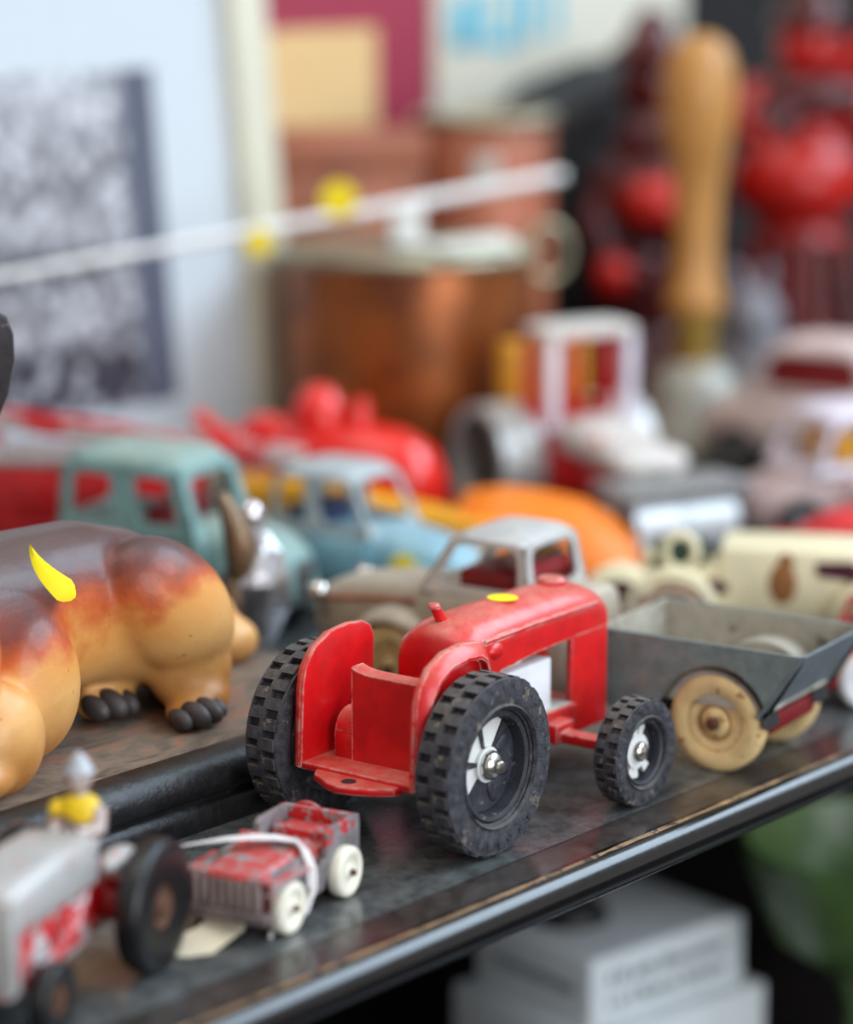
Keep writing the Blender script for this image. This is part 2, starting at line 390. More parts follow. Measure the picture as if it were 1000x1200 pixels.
def seatpan(bm):
    box(bm, -.5, .9, -1.84, 1.0, 2.1, 3.1, .15)
    lathe(bm, [(.01, .72), (.55, .72), (.62, .8), (.62, 1.42), (.55, 1.5), (.01, 1.5)], (-.35, 0, 2.9), 'y', 20)
    box(bm, -.97, .3, .72, 1.5, 2.1, 2.95, .08)
part('seat_pan', RED, TR, seatpan)
# bonnet shell: rounded top, open engine bay below
def hood_ring(x, hw, ze, zc, zb):
    pts = [(x, hw, zb), (x, hw, ze - .25), (x, hw * .97, ze)]
    for k in range(1, 8):
        t = k / 8; y = hw * (.97 - 1.94 * t); pts.append((x, y, ze + (zc - ze) * math.sin(PI * t) ** .55))
    return pts + [(x, -hw * .97, ze), (x, -hw, ze - .25), (x, -hw, zb)]
def hood(bm):
    loft(bm, [hood_ring(x, hw, ze, zc, zb) for x, hw, ze, zc, zb in
              [(1.45, .9, 4.2, 4.75, 3.6), (1.5, 1.1, 4.75, 5.25, 3.6), (1.8, 1.22, 5.0, 5.52, 3.7), (2.4, 1.28, 5.1, 5.66, 3.8), (3.2, 1.28, 5.12, 5.72, 4.15), (5, 1.22, 5.12, 5.72, 4.25), (7, 1.2, 5.1, 5.72, 4.3), (8.3, 1.2, 5.02, 5.6, 4.3), (8.8, 1.18, 4.92, 5.4, 4.3), (9.0, 1.12, 4.75, 5.1, 4.3)]])
    # crease along each side of the bonnet
    for s in (-1, 1): tube(bm, [(2.4, s * 1.24, 5.1), (5, s * 1.2, 5.12), (8.3, s * 1.17, 5.08)], .07, 8)
part('bonnet', RED, TR, hood, smooth=55)
def cowl(bm):
    loft(bm, [sec(x, hw, 2.0, zt, 6) for x, hw, zt in [(1.5, 1.05, 4.4), (1.62, 1.2, 4.6), (2.9, 1.22, 4.7), (3.15, 1.15, 4.6), (3.25, 1.0, 4.5)]])
    for s in (-1, 1): ell(bm, (2.95, s * 1.12, 4.75), (.42, .28, .3))
part('cowl', RED, TR, cowl, smooth=50)
def grille(bm):
    for s in (-1, 1): box(bm, 7.0, 8.95, min(s * .95, s * 1.16), max(s * .95, s * 1.16), 1.3, 4.6, .06)
    box(bm, 6.9, 8.7, -1.12, 1.12, 1.3, 2.0, .1); box(bm, 8.7, 8.95, -1.12, 1.12, 4.1, 4.7, .06)
part('radiator_grille', RED, TR, grille, smooth=45)
def rail(bm):
    box(bm, 2.2, 7.6, -1.12, 1.12, 1.45, 2.2, .08); box(bm, 3.0, 7.2, -1.2, 1.2, 2.12, 2.28, .05)
part('chassis_rail', RED, TR, rail)
def rivets(bm):
    for s in (-1, 1):
        for k in range(7): ell(bm, (4.6 + k * .42, s * 1.13, 1.72 + .05 * (k % 2)), (.10, .06, .10), (0, 0, 0), 10, 6)
part('rivet_row', DARKM, TR, rivets)['kind'] = 'stuff'
part('engine_block', mat('white_enamel', (225, 224, 226), .4, vary=.05), TR, lambda bm: (box(bm, 3.4, 6.15, -1.0, 1.0, 2.2, 3.85, .05), box(bm, 3.4, 5.2, -.6, .6, 3.8, 4.15, .05)))
part('lower_sill', mat('bare_grey_metal', (190, 184, 174), .5, .3), TR, lambda bm: box(bm, 3.3, 7.0, -1.16, 1.16, 2.27, 2.34, .02))
def stub(bm):
    tube(bm, [(2.35, .12, 5.45), (2.16, .16, 5.75), (2.0, .2, 6.05)], [.2, .16, .15], 14); lathe(bm, [(.01, 0), (.17, 0), (.18, .06), (.14, .12), (.01, .13)], (1.98, .2, 6.0), 'z', 14)
part('exhaust_stub', RED, TR, stub)
part('filler_cap', RED, TR, lambda bm: lathe(bm, [(.44, 5.6), (.44, 5.76), (.36, 5.84), (.01, 5.86)], (7.6, 0, 0), 'z', 20))
part('oval_sticker', YEL, TR, lambda bm: lathe(bm, [(.01, 5.722), (.44, 5.722), (.44, 5.737), (.01, 5.737)], (5.0, -.05, 0), 'z', 32, sx=1.0, sy=1.05))

# ================================================================== generic toy vehicle pieces
def simple_wheel(parent, x, y, R, w, tm, hm, s, rr=.55, groove=False, cap=None):
    """tyre round the y axis; s = side that faces outwards"""
    o = s
    t = part('wheel', tm, parent, lambda bm: lathe(bm, [(R * rr, -o * w * .45), (R * .8, -o * w * .5), (R * .95, -o * w * .44), (R, -o * w * .25), (R, o * w * .25), (R * .95, o * w * .44), (R * .8, o * w * .5), (R * .68, o * w * .46), (R * rr, o * w * .40), (R * rr * .98, 0)], (0, 0, 0), 'y', 40, False, loop=True), smooth=60)
    place(t, (x, y, R))
    part('hub', hm, t, lambda bm: lathe(bm, [(R * rr * 1.04, o * w * .30), (R * rr * .94, o * w * .38), (R * rr * .84, o * w * .33), (R * rr * .55, o * w * .30), (R * rr * .46, o * w * .42), (R * rr * .30, o * w * .46), (.01, o * w * .46), (.01, -o * w * .3), (R * rr * 1.04, -o * w * .3)], (0, 0, 0), 'y', 32, False), smooth=40)
    if cap: part('axle_pin', cap, t, lambda bm: lathe(bm, [(R * .13, o * w * .3), (R * .13, o * w * .72), (R * .09, o * w * .8), (.005, o * w * .8)], (0, 0, 0), 'y', 12))
    return t
def cabin(bm, x0, x1, hw, z0, z1, cells, roof_t=.35, lean_f=.5, lean_r=.2, tum=.12, post=.28, sill=.25, head_=.15, th=.16, crown=.25):
    """window walls on four sides and a domed roof, leaning inwards to the top"""
    n0 = len(bm.verts); L_ = x1 - x0
    for s in (-1, 1):
        e = [x0 + L_ * c for c in cells]
        for a, b in zip(e[:-1], e[1:]):
            win_panel(bm, (0, s * hw, 0), (1, 0, 0), (0, 0, 1), (0, -s, 0), a, b, z0, z1, (a + post, b - post, z0 + sill, z1 - head_), th=th)
    for x, d in ((x0, 1), (x1, -1)):
        win_panel(bm, (x, 0, 0), (0, 1, 0), (0, 0, 1), (d, 0, 0), -hw, hw, z0, z1, (-hw + post, hw - post, z0 + sill, z1 - head_), th=th)
    o = .1
    loft(bm, [plan(z1 - .05, x0 - o, x1 + o, hw + o), plan(z1 + roof_t * .4, x0 - o, x1 + o, hw + o), plan(z1 + roof_t, x0 + .25, x1 - .25, hw - .2), plan(z1 + roof_t + crown * .6, x0 + L_ * .25, x1 - L_ * .25, hw * .55, 3), plan(z1 + roof_t + crown * .7, x0 + L_ * .42, x1 - L_ * .42, hw * .15, 3)])
    bm.verts.ensure_lookup_table()
    for v in bm.verts[n0:]:
        t = max(0, (v.co.z - z0) / (z1 - z0)); t = min(t, 1.15)
        f = (v.co.x - x0) / L_
        v.co.x += -lean_f * t * max(0, min(1, f)) + lean_r * t * max(0, 1 - max(0, f)); v.co.y *= 1 - tum * t
def fender_arch(bm, x, y0, y1, R, th, z, a0=0, a1=180, n=14):
    rings = []
    for k in range(n + 1):
        a = math.radians(a0 + (a1 - a0) * k / n); ca, sa = math.cos(a), math.sin(a)
        rings.append([(x + R * ca, y0, z + R * sa), (x + (R + th) * ca, y0 + (y1 - y0) * .15, z + (R + th) * sa), (x + (R + th) * ca, y1 - (y1 - y0) * .15, z + (R + th) * sa), (x + R * ca, y1, z + R * sa)])
    loft(bm, rings)
def body_loft(*secs, p=4.5):
    return lambda bm: loft(bm, [sec(x, hw, z0, z1, p) for x, hw, z0, z1 in secs])

# ================================================================== dump truck behind the tractor
GREYBED = mat('grey_green_worn_paint', (118, 132, 130), .5, .15, vary=.16, vscale=2.0, chip=(136, 134, 124), chip_at=.60, chip_scale=1.8, bump=.1)
BEDIN = mat('bare_grey_tin', (176, 170, 156), .5, .15, vary=.15, chip=(120, 112, 98), chip_at=.6, chip_scale=1)
BEIGE = mat('worn_beige_paint', (176, 164, 146), .45, .15, chip=(160, 96, 76), chip_at=.66, chip_scale=1.1, chip2=(120, 108, 96), chip2_at=.66, dust=(200, 190, 176), dust_amt=.4)
SILVERP = mat('silver_paint', (205, 206, 204), .38, .35, vary=.08, chip=(165, 160, 150), chip_at=.66)
psi = math.radians(32.5)
F2 = Vector((-math.cos(psi), math.sin(psi), 0)); L2 = Vector((-math.sin(psi), -math.cos(psi), 0))
o2 = Vector((8.72, 78.45, 0)) - L2 * 1.9
DT = thing('toy_dump_truck', 'grey toy dump truck with silver cab roof and cream wheels behind the red tractor', 'toy truck', o2, head(F2.x, F2.y))
for x, R in ((0, 1.52), (11.6, 1.45)):
    for s in (1, -1):
        wv = simple_wheel(DT, x, s * 1.86, R, .72, CREAMR, CREAMR, s, .58, cap=RUST)
        for rq in (.60, .34): part('hub_ring', mat('brown_groove_ring', (168, 126, 74), .7, vary=.3), wv, lambda bm: tube(bm, [(R * rq * math.cos(a), s * .24 if rq > .5 else s * .22, R * rq * math.sin(a)) for a in [2 * PI * k / 28 for k in range(28)]], .06, 6, True), smooth=80)  # thin brown rings drawn along the hub grooves
def bed_side(s):
    def f(bm):
        arc = [(1.86 * math.cos(a), 1.5 + 1.86 * math.sin(a)) for a in [PI * (k / 12) for k in range(13)]]
        arc = [p for p in arc if p[1] > 1.7]
        pts = [(4.0, 1.55), (4.0, 3.95), (-2.95, 3.95), (-1.75, 1.85)]
        pts = pts[:3] + [(-1.62, 1.95)] + [(x, z) for x, z in arc[::-1]] + [(1.9, 1.55), (4.0, 1.55)][:1] + [(4.0, 1.55)]
        vv = prism(bm, pts, 'y', s * 2.3, s * 2.16)
        for v in vv: v.co.y += s * .0
    return f
bed = part('bed_side', GREYBED, DT, bed_side(1)); part('bed_side', GREYBED, DT, bed_side(-1))
part('bed_liner', BEDIN, DT, lambda bm: (box(bm, -1.7, 3.95, -2.15, 2.15, 2.05, 2.2), prism(bm, [(4.0, 1.6), (4.0, 3.95), (3.86, 3.95), (3.86, 1.6)], 'y', -2.16, 2.16),
     prism(bm, [(3.85, 2.1), (3.85, 3.93), (-2.9, 3.93), (-1.7, 2.1)], 'y', 2.10, 2.155), prism(bm, [(3.85, 2.1), (3.85, 3.93), (-2.9, 3.93), (-1.7, 2.1)], 'y', -2.155, -2.10),
     [(fender_arch(bm, 0, s * 1.1, s * 2.12, 1.78, .06, 1.5, 18, 162), prism(bm, [(1.8 * math.cos(math.radians(q)), 1.5 + 1.8 * math.sin(math.radians(q))) for q in range(18, 163, 9)], 'y', s * 1.1, s * 1.18)) for s in (1, -1)]))
part('tailgate', mat('blue_grey_worn_paint', (122, 134, 142), .42, .35, vary=.15), DT, lambda bm: prism(bm, [(-1.52, 1.88), (-2.98, 3.98), (-2.86, 4.0), (-1.40, 1.9)], 'y', -2.32, 2.32))
part('chassis', DARKM, DT, lambda bm: (box(bm, -1.3, 12.5, -.9, .9, 1.2, 1.6, .05), lathe(bm, [(.15, -1.9), (.15, 1.9)], (0, 0, 1.5), 'y', 10), lathe(bm, [(.15, -1.9), (.15, 1.9)], (11.6, 0, 1.45), 'y', 10)))
for s in (1, -1): part('wheel_arch_shade', DARKM, DT, lambda bm: fender_arch(bm, 0, s * 1.2, s * 2.27, 1.68, .08, 1.5, 2, 178))  # dark strip painting the shadow gap between bed side and wheel
part('reflector_block', DKRED, DT, lambda bm: box(bm, -1.6, -.9, -1.5, 1.5, 1.25, 1.85, .08))
part('cab_body', BEIGE, DT, body_loft((5.3, 1.7, 1.3, 4.2), (5.5, 2.0, 1.2, 4.4), (7, 2.1, 1.2, 4.45), (10, 2.05, 1.2, 4.4), (10.8, 1.9, 1.3, 4.3)), smooth=60)
part('cab_top', SILVERP, DT, lambda bm: cabin(bm, 6.6, 10.7, 1.85, 4.15, 5.9, (0, 1), .24, 1.1, .3, .12, .42, .3, .12, .16, .22), smooth=50)
part('bonnet', BEIGE, DT, lambda bm: loft(bm, [sec(x, hw, z0, z1, 3.4) for x, hw, z0, z1 in [(9.3, 1.7, 1.6, 4.4), (10.8, 1.55, 1.6, 4.3), (12.8, 1.4, 1.6, 4.15), (14.3, 1.25, 1.6, 3.9), (15.1, 1.05, 1.7, 3.55), (15.4, .75, 1.9, 3.15)]]), smooth=70)
part('bonnet_stripe', mat('faded_red_stripe', (168, 92, 72), .5, vary=.3), DT, lambda bm: [tube(bm, [(9.5, s * 1.69, 3.72), (10.8, s * 1.57, 3.68), (12.8, s * 1.43, 3.55), (14.3, s * 1.27, 3.33), (15.0, s * 1.08, 3.1)], .07, 8) for s in (1, -1)])
def dtf(bm):
    for s in (1, -1):
        rings = []
        for k in range(15):
            a = math.radians(-12 + 200 * k / 14); ca, sa = math.cos(a), math.sin(a); sp = 1 + .25 * max(0, -ca)
            rings.append([(11.6 + 1.62 * ca * sp, s * 1.2, 1.45 + 1.62 * sa), (11.6 + 1.95 * ca * sp, s * 1.2, 1.45 + 2.1 * sa), (11.6 + 1.92 * ca * sp, s * 1.9, 1.45 + 1.98 * sa), (11.6 + 1.75 * ca * sp, s * 2.35, 1.45 + 1.78 * sa), (11.6 + 1.62 * ca * sp, s * 2.38, 1.45 + 1.62 * sa)])
        loft(bm, rings)
part('front_fender', BEIGE, DT, dtf, smooth=70)
part('seat_bench', DKRED, DT, lambda bm: (box(bm, 6.95, 9.4, -1.5, 1.5, 4.2, 4.95, .15), box(bm, 6.95, 7.5, -1.4, 1.4, 4.4, 5.2, .15)))
part('front_bumper', STEEL, DT, lambda bm: tube(bm, [(14.9, -1.9, 1.5), (15.4, -1.2, 1.5), (15.6, 0, 1.5), (15.4, 1.2, 1.5), (14.9, 1.9, 1.5)], .16, 8))

# ================================================================== painted dog figurine
Q = Vector((-5.27, 73.86, 0)); DBASE_Z = 1.95
def dogc(N, L, vec):
    sp = N.new('ShaderNodeSeparateXYZ'); L.new(vec, sp.inputs[0])
    n = N.new('ShaderNodeTexNoise'); n.inputs['Scale'].default_value = .55; n.inputs['Detail'].default_value = 5; L.new(vec, n.inputs['Vector'])
    a = N.new('ShaderNodeMath'); a.operation = 'MULTIPLY_ADD'; a.inputs[1].default_value = 3.2; L.new(n.outputs['Fac'], a.inputs[0]); L.new(sp.outputs['Z'], a.inputs[2])
    b = N.new('ShaderNodeMath'); b.operation = 'MULTIPLY_ADD'; b.inputs[1].default_value = -.11; L.new(sp.outputs['X'], b.inputs[0]); L.new(a.outputs[0], b.inputs[2])
    b0 = b; b = N.new('ShaderNodeMath'); b.operation = 'MULTIPLY_ADD'; b.inputs[1].default_value = .42; L.new(sp.outputs['Y'], b.inputs[0]); L.new(b0.outputs[0], b.inputs[2])
    r = N.new('ShaderNodeMapRange'); r.inputs['From Min'].default_value = 5.0; r.inputs['From Max'].default_value = 11.7; L.new(b.outputs[0], r.inputs['Value'])
    c = N.new('ShaderNodeValToRGB'); L.new(r.outputs[0], c.inputs[0]); e = c.color_ramp.elements
    e[0].position = 0; e[0].color = lin((176, 112, 48)); e[1].position = 1; e[1].color = lin((92, 72, 68))
    for p, col in ((.30, (220, 166, 100)), (.50, (214, 148, 76)), (.61, (186, 84, 34)), (.72, (120, 54, 40)), (.84, (84, 58, 58))):
        k = e.new(p); k.color = lin(col)
    n2 = N.new('ShaderNodeTexNoise'); n2.inputs['Scale'].default_value = 2.6; n2.inputs['Detail'].default_value = 8; L.new(vec, n2.inputs['Vector'])
    r2 = N.new('ShaderNodeMapRange'); r2.inputs['From Min'].default_value = .68; r2.inputs['From Max'].default_value = .74; L.new(n2.outputs['Fac'], r2.inputs['Value'])
    m = N.new('ShaderNodeMix'); m.data_type = 'RGBA'; L.new(r2.outputs[0], m.inputs['Factor']); L.new(c.outputs[0], m.inputs[6]); m.inputs[7].default_value = lin((110, 72, 44))
    return m.outputs[2]
DOGM = ramp_mat('airbrushed_brown_plaster', dogc, .46, .12, .2, 7)
def basec(N, L, vec):
    n = N.new('ShaderNodeTexNoise'); n.inputs['Scale'].default_value = .9; n.inputs['Detail'].default_value = 9; n.inputs['Roughness'].default_value = .66; n.inputs['Distortion'].default_value = .8
    mp = N.new('ShaderNodeMapping'); mp.inputs['Scale'].default_value = (.45, 1.2, 1.2); L.new(vec, mp.inputs[0]); L.new(mp.outputs[0], n.inputs['Vector'])
    c = N.new('ShaderNodeValToRGB'); L.new(n.outputs['Fac'], c.inputs[0]); e = c.color_ramp.elements
    e[0].position = .30; e[0].color = lin((50, 45, 43)); e[1].position = .74; e[1].color = lin((132, 120, 106))
    for p, col in ((.42, (92, 80, 70)), (.53, (116, 102, 88)), (.60, (142, 96, 76)), (.66, (110, 96, 86))):
        k = e.new(p); k.color = lin(col)
    return c.outputs[0]
BASEM = ramp_mat('worn_painted_plaster_base', basec, .6, 0, .6, 3)
BASED = mat('chipped_black_base_edge', (26, 25, 27), .4, vary=.4, chip=(96, 80, 66), chip_at=.66, chip_scale=1.4, bump=.6, bscale=4)
DOG = thing('dog_figurine', 'painted brown plaster dog lying on a worn dark moulded base', 'figurine', Q, RZ_E)
# local x along the shelf edge (rump end +x), y inward
part('base_top', BASEM, DOG, lambda bm: prism(bm, [(-22, 1.0), (7.8, 1.0), (8.6, 1.8), (8.6, 9.2), (7.8, 10), (-22, 10)], 'z', 1.2, 1.95, .14, 3))
def bedge(bm):
    prof = [(.0, 0), (-.02, .35), (.06, .62), (.22, .74), (.22, .86), (.06, .96), (.02, 1.2), (.08, 1.45), (.22, 1.68), (.45, 1.88), (.8, 1.96), (1.3, 1.94), (1.3, 0)]
    prism(bm, prof, 'x', -22, 8.4); box(bm, 7.8, 8.7, .1, 9.9, 0, 1.8, .15); box(bm, -22, 7, .5, 9.9, 0, 1.3)
part('base_moulding', BASED, DOG, bedge, smooth=50)
def dog(bm):
    E_ = lambda c, r, rot=(0, 0, 0): ell(bm, c, r, rot, 32, 20)
    # trunk as one tapering loft
    tr = [(-12, 1.2, 6.0, 8.0), (-11.6, 2.4, 3.6, 9.0), (-10, 3.0, 2.2, 8.9), (-8, 3.15, 2.0, 8.5), (-6, 3.05, 2.0, 8.2), (-4.3, 2.75, 2.3, 8.0), (-2.6, 2.15, 3.1, 7.95), (-.6, 2.15, 3.1, 7.9), (1.2, 2.3, 2.7, 7.4), (2.6, 2.4, 2.0, 6.5), (3.6, 1.9, 2.0, 5.2), (4.1, 1.0, 2.3, 4.2)]
    loft(bm, [sec(x, hw, z0, z1, 2.3, 32, 5.9) for x, hw, z0, z1 in tr])
    E_((1.15, 4.0, 5.35), (2.75, 1.5, 1.75), (0, .72, 0))   # near thigh
    E_((2.1, 4.1, 3.3), (1.35, 1.2, 1.4))
    E_((1.9, 3.6, 2.55), (1.05, 1.0, .75))               # hock
    E_((1.2, 3.2, 2.3), (.9, .75, .42), (0, 0, .5))
    E_((.0, 5.6, 2.5), (1.3, .9, .6), (0, 0, .4))      # far hind foot
    E_((6.0, 8.2, 3.0), (1.9, 1.5, 1.7), (0, .5, 0))     # haunch and tail root behind
    E_((6.9, 7.2, 2.6), (1.0, .9, .8))
    E_((-4.5, 4.1, 4.2), (1.8, 1.6, 2.3), (0, -.1, 0)) # elbow-side bulge
    E_((-6.7, 2.5, 3.3), (1.45, 1.1, 1.6), (0, .1, 0))   # near fore leg
    E_((-8.2, 2.9, 5.4), (1.7, 1.3, 2.5), (0, .3, 0))
    E_((-8.4, 2.0, 2.5), (1.9, .85, .6))
    E_((-9.4, 5.2, 9.0), (2.0, 2.1, 2.6))              # neck
    E_((-8.9, 5.0, 12.4), (2.1, 2.0, 1.9)); E_((-11.0, 4.8, 11.8), (1.6, 1.2, 1.0))
body = part('body', DOGM, DOG, dog, remesh=.14, smit=9)
EARM = mat('dark_brown_ear', (40, 32, 34), .5, vary=.4, chip=(110, 96, 92), chip_at=.64, bump=.4)
def ear(bm):
    prism(bm, [(-6.6, 11.6), (-5.75, 11.75), (-5.35, 12.5), (-5.06, 13.4), (-5.08, 14.1), (-5.3, 14.6), (-5.9, 14.9), (-7.4, 14.5), (-7.4, 12.6)], 'y', 3.1, 3.6, .16, 3)
part('ear', EARM, DOG, ear, smooth=60)
CLAW = mat('dark_painted_toe', (66, 60, 60), .5, vary=.3)
for (x, y, z, r) in ((.3, 2.65, 2.35, .3), (.72, 2.45, 2.45, .36), (1.28, 2.5, 2.45, .36), (1.75, 2.75, 2.4, .32), (-.95, 4.9, 2.55, .36), (-.45, 4.75, 2.6, .42), (.2, 4.9, 2.5, .38)):
    part('toe', CLAW, DOG, lambda bm: ell(bm, (x, y, z - .02), (r * .85, r * 1.5, r * .95), (.35, 0, .1), 14, 10))
def leafst(bm):
    # curled almond sticker standing a little off the flank
    n = 14; rings = []
    for k in range(n + 1):
        t = k / n; wd = .40 * (1 - t) ** .75 * min(1, (t + .012) * 7) ** .5 + .01
        cx, cz = -4.15 - .42 * math.sin(t * 1.9) - .25 + 1.15 * (1 - t), 6.55 + 1.75 * t
        off = 3.10 + .02 + .16 * math.sin(PI * t)
        tx, tz = (-.66, .75)
        px, pz = tz, -tx
        rings.append([(cx - px * wd, off + .02, cz - pz * wd), (cx, off - .05, cz), (cx + px * wd, off + .02, cz + pz * wd), (cx, off - .02, cz)])
    loft(bm, rings)
part('leaf_sticker', YEL, DOG, leafst, smooth=60)

# ================================================================== small worn jeep with string and tag
JR = mat('jeep_worn_red', (196, 26, 24), .42, edge=(150, 146, 150), edge_r=.07, chip=(146, 136, 136), chip_at=.52, chip_scale=2.6, chip2=(112, 96, 92), chip2_at=.68, dust=(150, 140, 138), dust_amt=.35, bump=.25)
JG = mat('jeep_bare_metal', (120, 108, 106), .5, .4, chip=(170, 40, 34), chip_at=.62, chip_scale=2.4, vary=.3, bump=.3)
IVORY = mat('ivory_wheel', (232, 226, 208), .45, vary=.06, chip=(190, 176, 150), chip_at=.68)
jf = Vector((-1.32, -2.61, 0)).normalized(); jl = Vector((-jf.y, jf.x, 0))
jc = Vector((-2.11, 67.49, 0)) + jl * -1.22
JP = thing('toy_jeep', 'tiny chipped red and grey jeep with ivory wheels and a string tie', 'toy car', jc, head(jf.x, jf.y))
# near side is the toy's left (+y)
for x in (0, 3.0):
    for s in (1, -1): simple_wheel(JP, x, s * 1.2, .68, .42, IVORY, IVORY, s, .6, cap=RUST)
part('axle', STEEL, JP, lambda bm: [lathe(bm, [(.07, -1.2), (.07, 1.2)], (x, 0, .68), 'y', 8) for x in (0, 3.0)])
def jbody(bm, only):
    for s in (1, -1):
        side = [(-1.0, .75), (-1.0, 2.15), (-.85, 2.35), (.55, 2.35), (.72, 2.2), (.85, 1.45), (1.05, 1.25), (1.35, 1.3), (1.5, 1.7), (1.62, 2.0), (4.0, 1.8), (4.1, 1.7), (4.1, 1.0), (3.75, 1.0)]
        arch = [(3.0 + .78 * math.cos(a), .68 + .78 * math.sin(a)) for a in [math.radians(d) for d in (25, 60, 90, 120, 155)]]
        mid = [(2.2, .55), (1.6, .4), (.95, .45)]
        arch2 = [(.78 * math.cos(a), .68 + .78 * math.sin(a)) for a in [math.radians(d) for d in (10, 40, 75, 105, 140, 168)]]
        pts = side + arch + mid + arch2
        if only == 'side': prism(bm, pts, 'y', s * 1.12, s * .92, .04)
    if only == 'side': return
    box(bm, -1.0, 4.0, -.95, .95, .75, 1.0, .03)
    box(bm, -1.02, -.8, -1.1, 1.1, .8, 2.3, .05)
    loft(bm, [[(x, y * hw, z) for y, z in ((-1, 1.0), (-1, zt - .15), (-.85, zt), (-.3, zt + .06), (.3, zt + .06), (.85, zt), (1, zt - .15), (1, 1.0))] for x, hw, zt in ((1.55, .95, 2.1), (1.7, .95, 2.12), (4.05, .8, 1.86))])
    box(bm, 1.45, 1.7, -1.0, 1.0, 1.0, 2.3, .06)
def jbody2(only):
    def f(bm):
        jbody(bm, only)
        for v in bm.verts: v.co.z = .5 + (v.co.z - .5) * .80
    return f
JS = mat('jeep_grey_side', (138, 132, 134), .45, .25, chip=(196, 34, 40), chip_at=.60, chip_scale=1.5, vary=.25, bump=.25)
part('body', JR, JP, jbody2('body'), smooth=30); part('side_panel', JS, JP, jbody2('side'), smooth=30)
for s in (1, -1): part('fender', JR, JP, lambda bm: prism(bm, [(2.1, 1.42), (2.3, 1.56), (4.0, 1.5), (4.1, 1.3), (3.9, 1.28), (3.5, 1.4), (2.5, 1.42)], 'y', s * .85, s * 1.42, .03))
part('grille', mat('dark_red_recess', (92, 34, 30), .6, vary=.4), JP, lambda bm: box(bm, 3.9, 4.08, -1.3, 1.3, .85, 1.66, .03))
for k in range(9): part('grille_bar', mat('grille_bar_metal', (168, 150, 146), .5, .3, vary=.2, chip=(180, 50, 44), chip_at=.64), JP, lambda bm: box(bm, 4.0, 4.24, -1.06 + k * .25, -.93 + k * .25, .9, 1.66, .03))
part('grille_frame', JR, JP, lambda bm: box(bm, 3.85, 4.2, -1.32, 1.32, 1.6, 1.76, .04))
part('bumper', JG, JP, lambda bm: box(bm, 4.05, 4.42, -1.42, 1.42, .62, .88, .05))
part('seat', JR, JP, lambda bm: (box(bm, .2, 1.0, -.85, .85, .95, 1.5, .1), box(bm, -.1, .3, -.85, .85, .9, 1.75, .12), box(bm, -.85, -.35, -.9, .9, .9, 1.6, .1)))
part('spare_wheel', JR, JP, lambda bm: lathe(bm, [(.01, -1.22), (.5, -1.22), (.58, -1.12), (.58, -1.02), (.01, -1.0)], (0, -.5, 1.45), 'x', 20))
STRW = mat('white_cotton_thread', (226, 222, 222), .8, vary=.05, bump=.2, bscale=30)
def jstring(bm):
    tube(bm, [(1.9, -.5, 1.86), (1.75, .1, 1.92), (1.72, .7, 1.94), (1.85, 1.12, 1.75), (2.05, 1.42, 1.45), (2.2, 1.52, 1.0), (2.5, 1.45, .45), (2.7, 1.2, .12), (2.5, .6, .25), (2.2, 0, .4)], .075, 8)
    tube(bm, [(1.75, .72, 1.98), (1.9, 1.0, 1.86), (2.15, 1.34, 1.5), (2.3, 1.44, 1.0)], .055, 8)
    tube(bm, [(2.9, .6, .3), (3.2, .85, .12), (3.6, 1.05, .07)], .06, 8)
o = part('cotton_string', STRW, None, jstring); place(o, jc, head(jf.x, jf.y)); tag(o, 'white cotton thread looped round the tiny chipped jeep', 'string')
def jstrip(bm):
    P_ = [((1.75, .75, 1.98), .10), ((1.9, .3, 2.04), .18), ((2.15, -.2, 2.06), .22), ((2.5, -.8, 2.02), .18), ((2.8, -1.4, 1.92), .10), ((3.0, -1.9, 1.8), .02)]
    loft(bm, [[(p[0] - wd, p[1] - wd * .4, p[2]), (p[0], p[1], p[2] + .03), (p[0] + wd, p[1] + wd * .4, p[2]), (p[0], p[1], p[2] - .03)] for p, wd in P_])
o = part('ribbon_tail', STRW, None, jstrip, smooth=60); place(o, jc, head(jf.x, jf.y)); tag(o, 'pointed white tape end lying across the jeep bonnet', 'tape')
PAPER = mat('cream_tag_paper', (226, 216, 190), .75, vary=.05)
def tagm(bm):
    pts = [(-1.2, -.6), (-.45, -.72), (.15, -.55), (.95, .35), (1.0, .65), (.62, 1.15), (.4, 1.2), (-.25, .42), (-.6, .22), (-1.1, .22), (-1.35, -.15)]
    prism(bm, pts, 'z', 0, .035)
    for v in bm.verts: v.co.z += .30 * max(0, v.co.y + .5)
o = part('paper_tag', PAPER, None, tagm); place(o, (-5.45, 63.9, .01), math.radians(6)); tag(o, 'blank cream paper price tag lying on the dark shelf in front of the jeep', 'tag')

# ================================================================== worn tractor with driver in the left foreground
FT = mat('grey_worn_over_red', (196, 26, 30), .42, chip=(188, 186, 186), chip_at=.50, chip_scale=1.1, edge=(196, 190, 190), edge_r=.1, bump=.2)
FTG = mat('worn_silver_bonnet', (182, 180, 178), .42, .2, chip=(206, 70, 64), chip_at=.64, chip_scale=1.3, vary=.1, bump=.15)
ff = Vector((-.33, -.94, 0)).normalized(); fl = Vector((-ff.y, ff.x, 0))
fo = Vector((-6.62, 62.35, 0)) - fl * 1.75
FG = thing('worn_toy_tractor', 'worn silver and red toy tractor with a tiny driver and bare black wheels', 'toy tractor', fo, head(ff.x, ff.y))
simple_wheel(FG, 0, 1.8, 1.64, .7, BLACKR, RUST, 1, .34); simple_wheel(FG, 0, -1.8, 1.64, .7, BLACKR, RUST, -1, .34)
simple_wheel(FG, 4.3, 1.25, .85, .5, BLACKR, RUST, 1, .45); simple_wheel(FG, 4.3, -1.25, .85, .5, BLACKR, RUST, -1, .45)
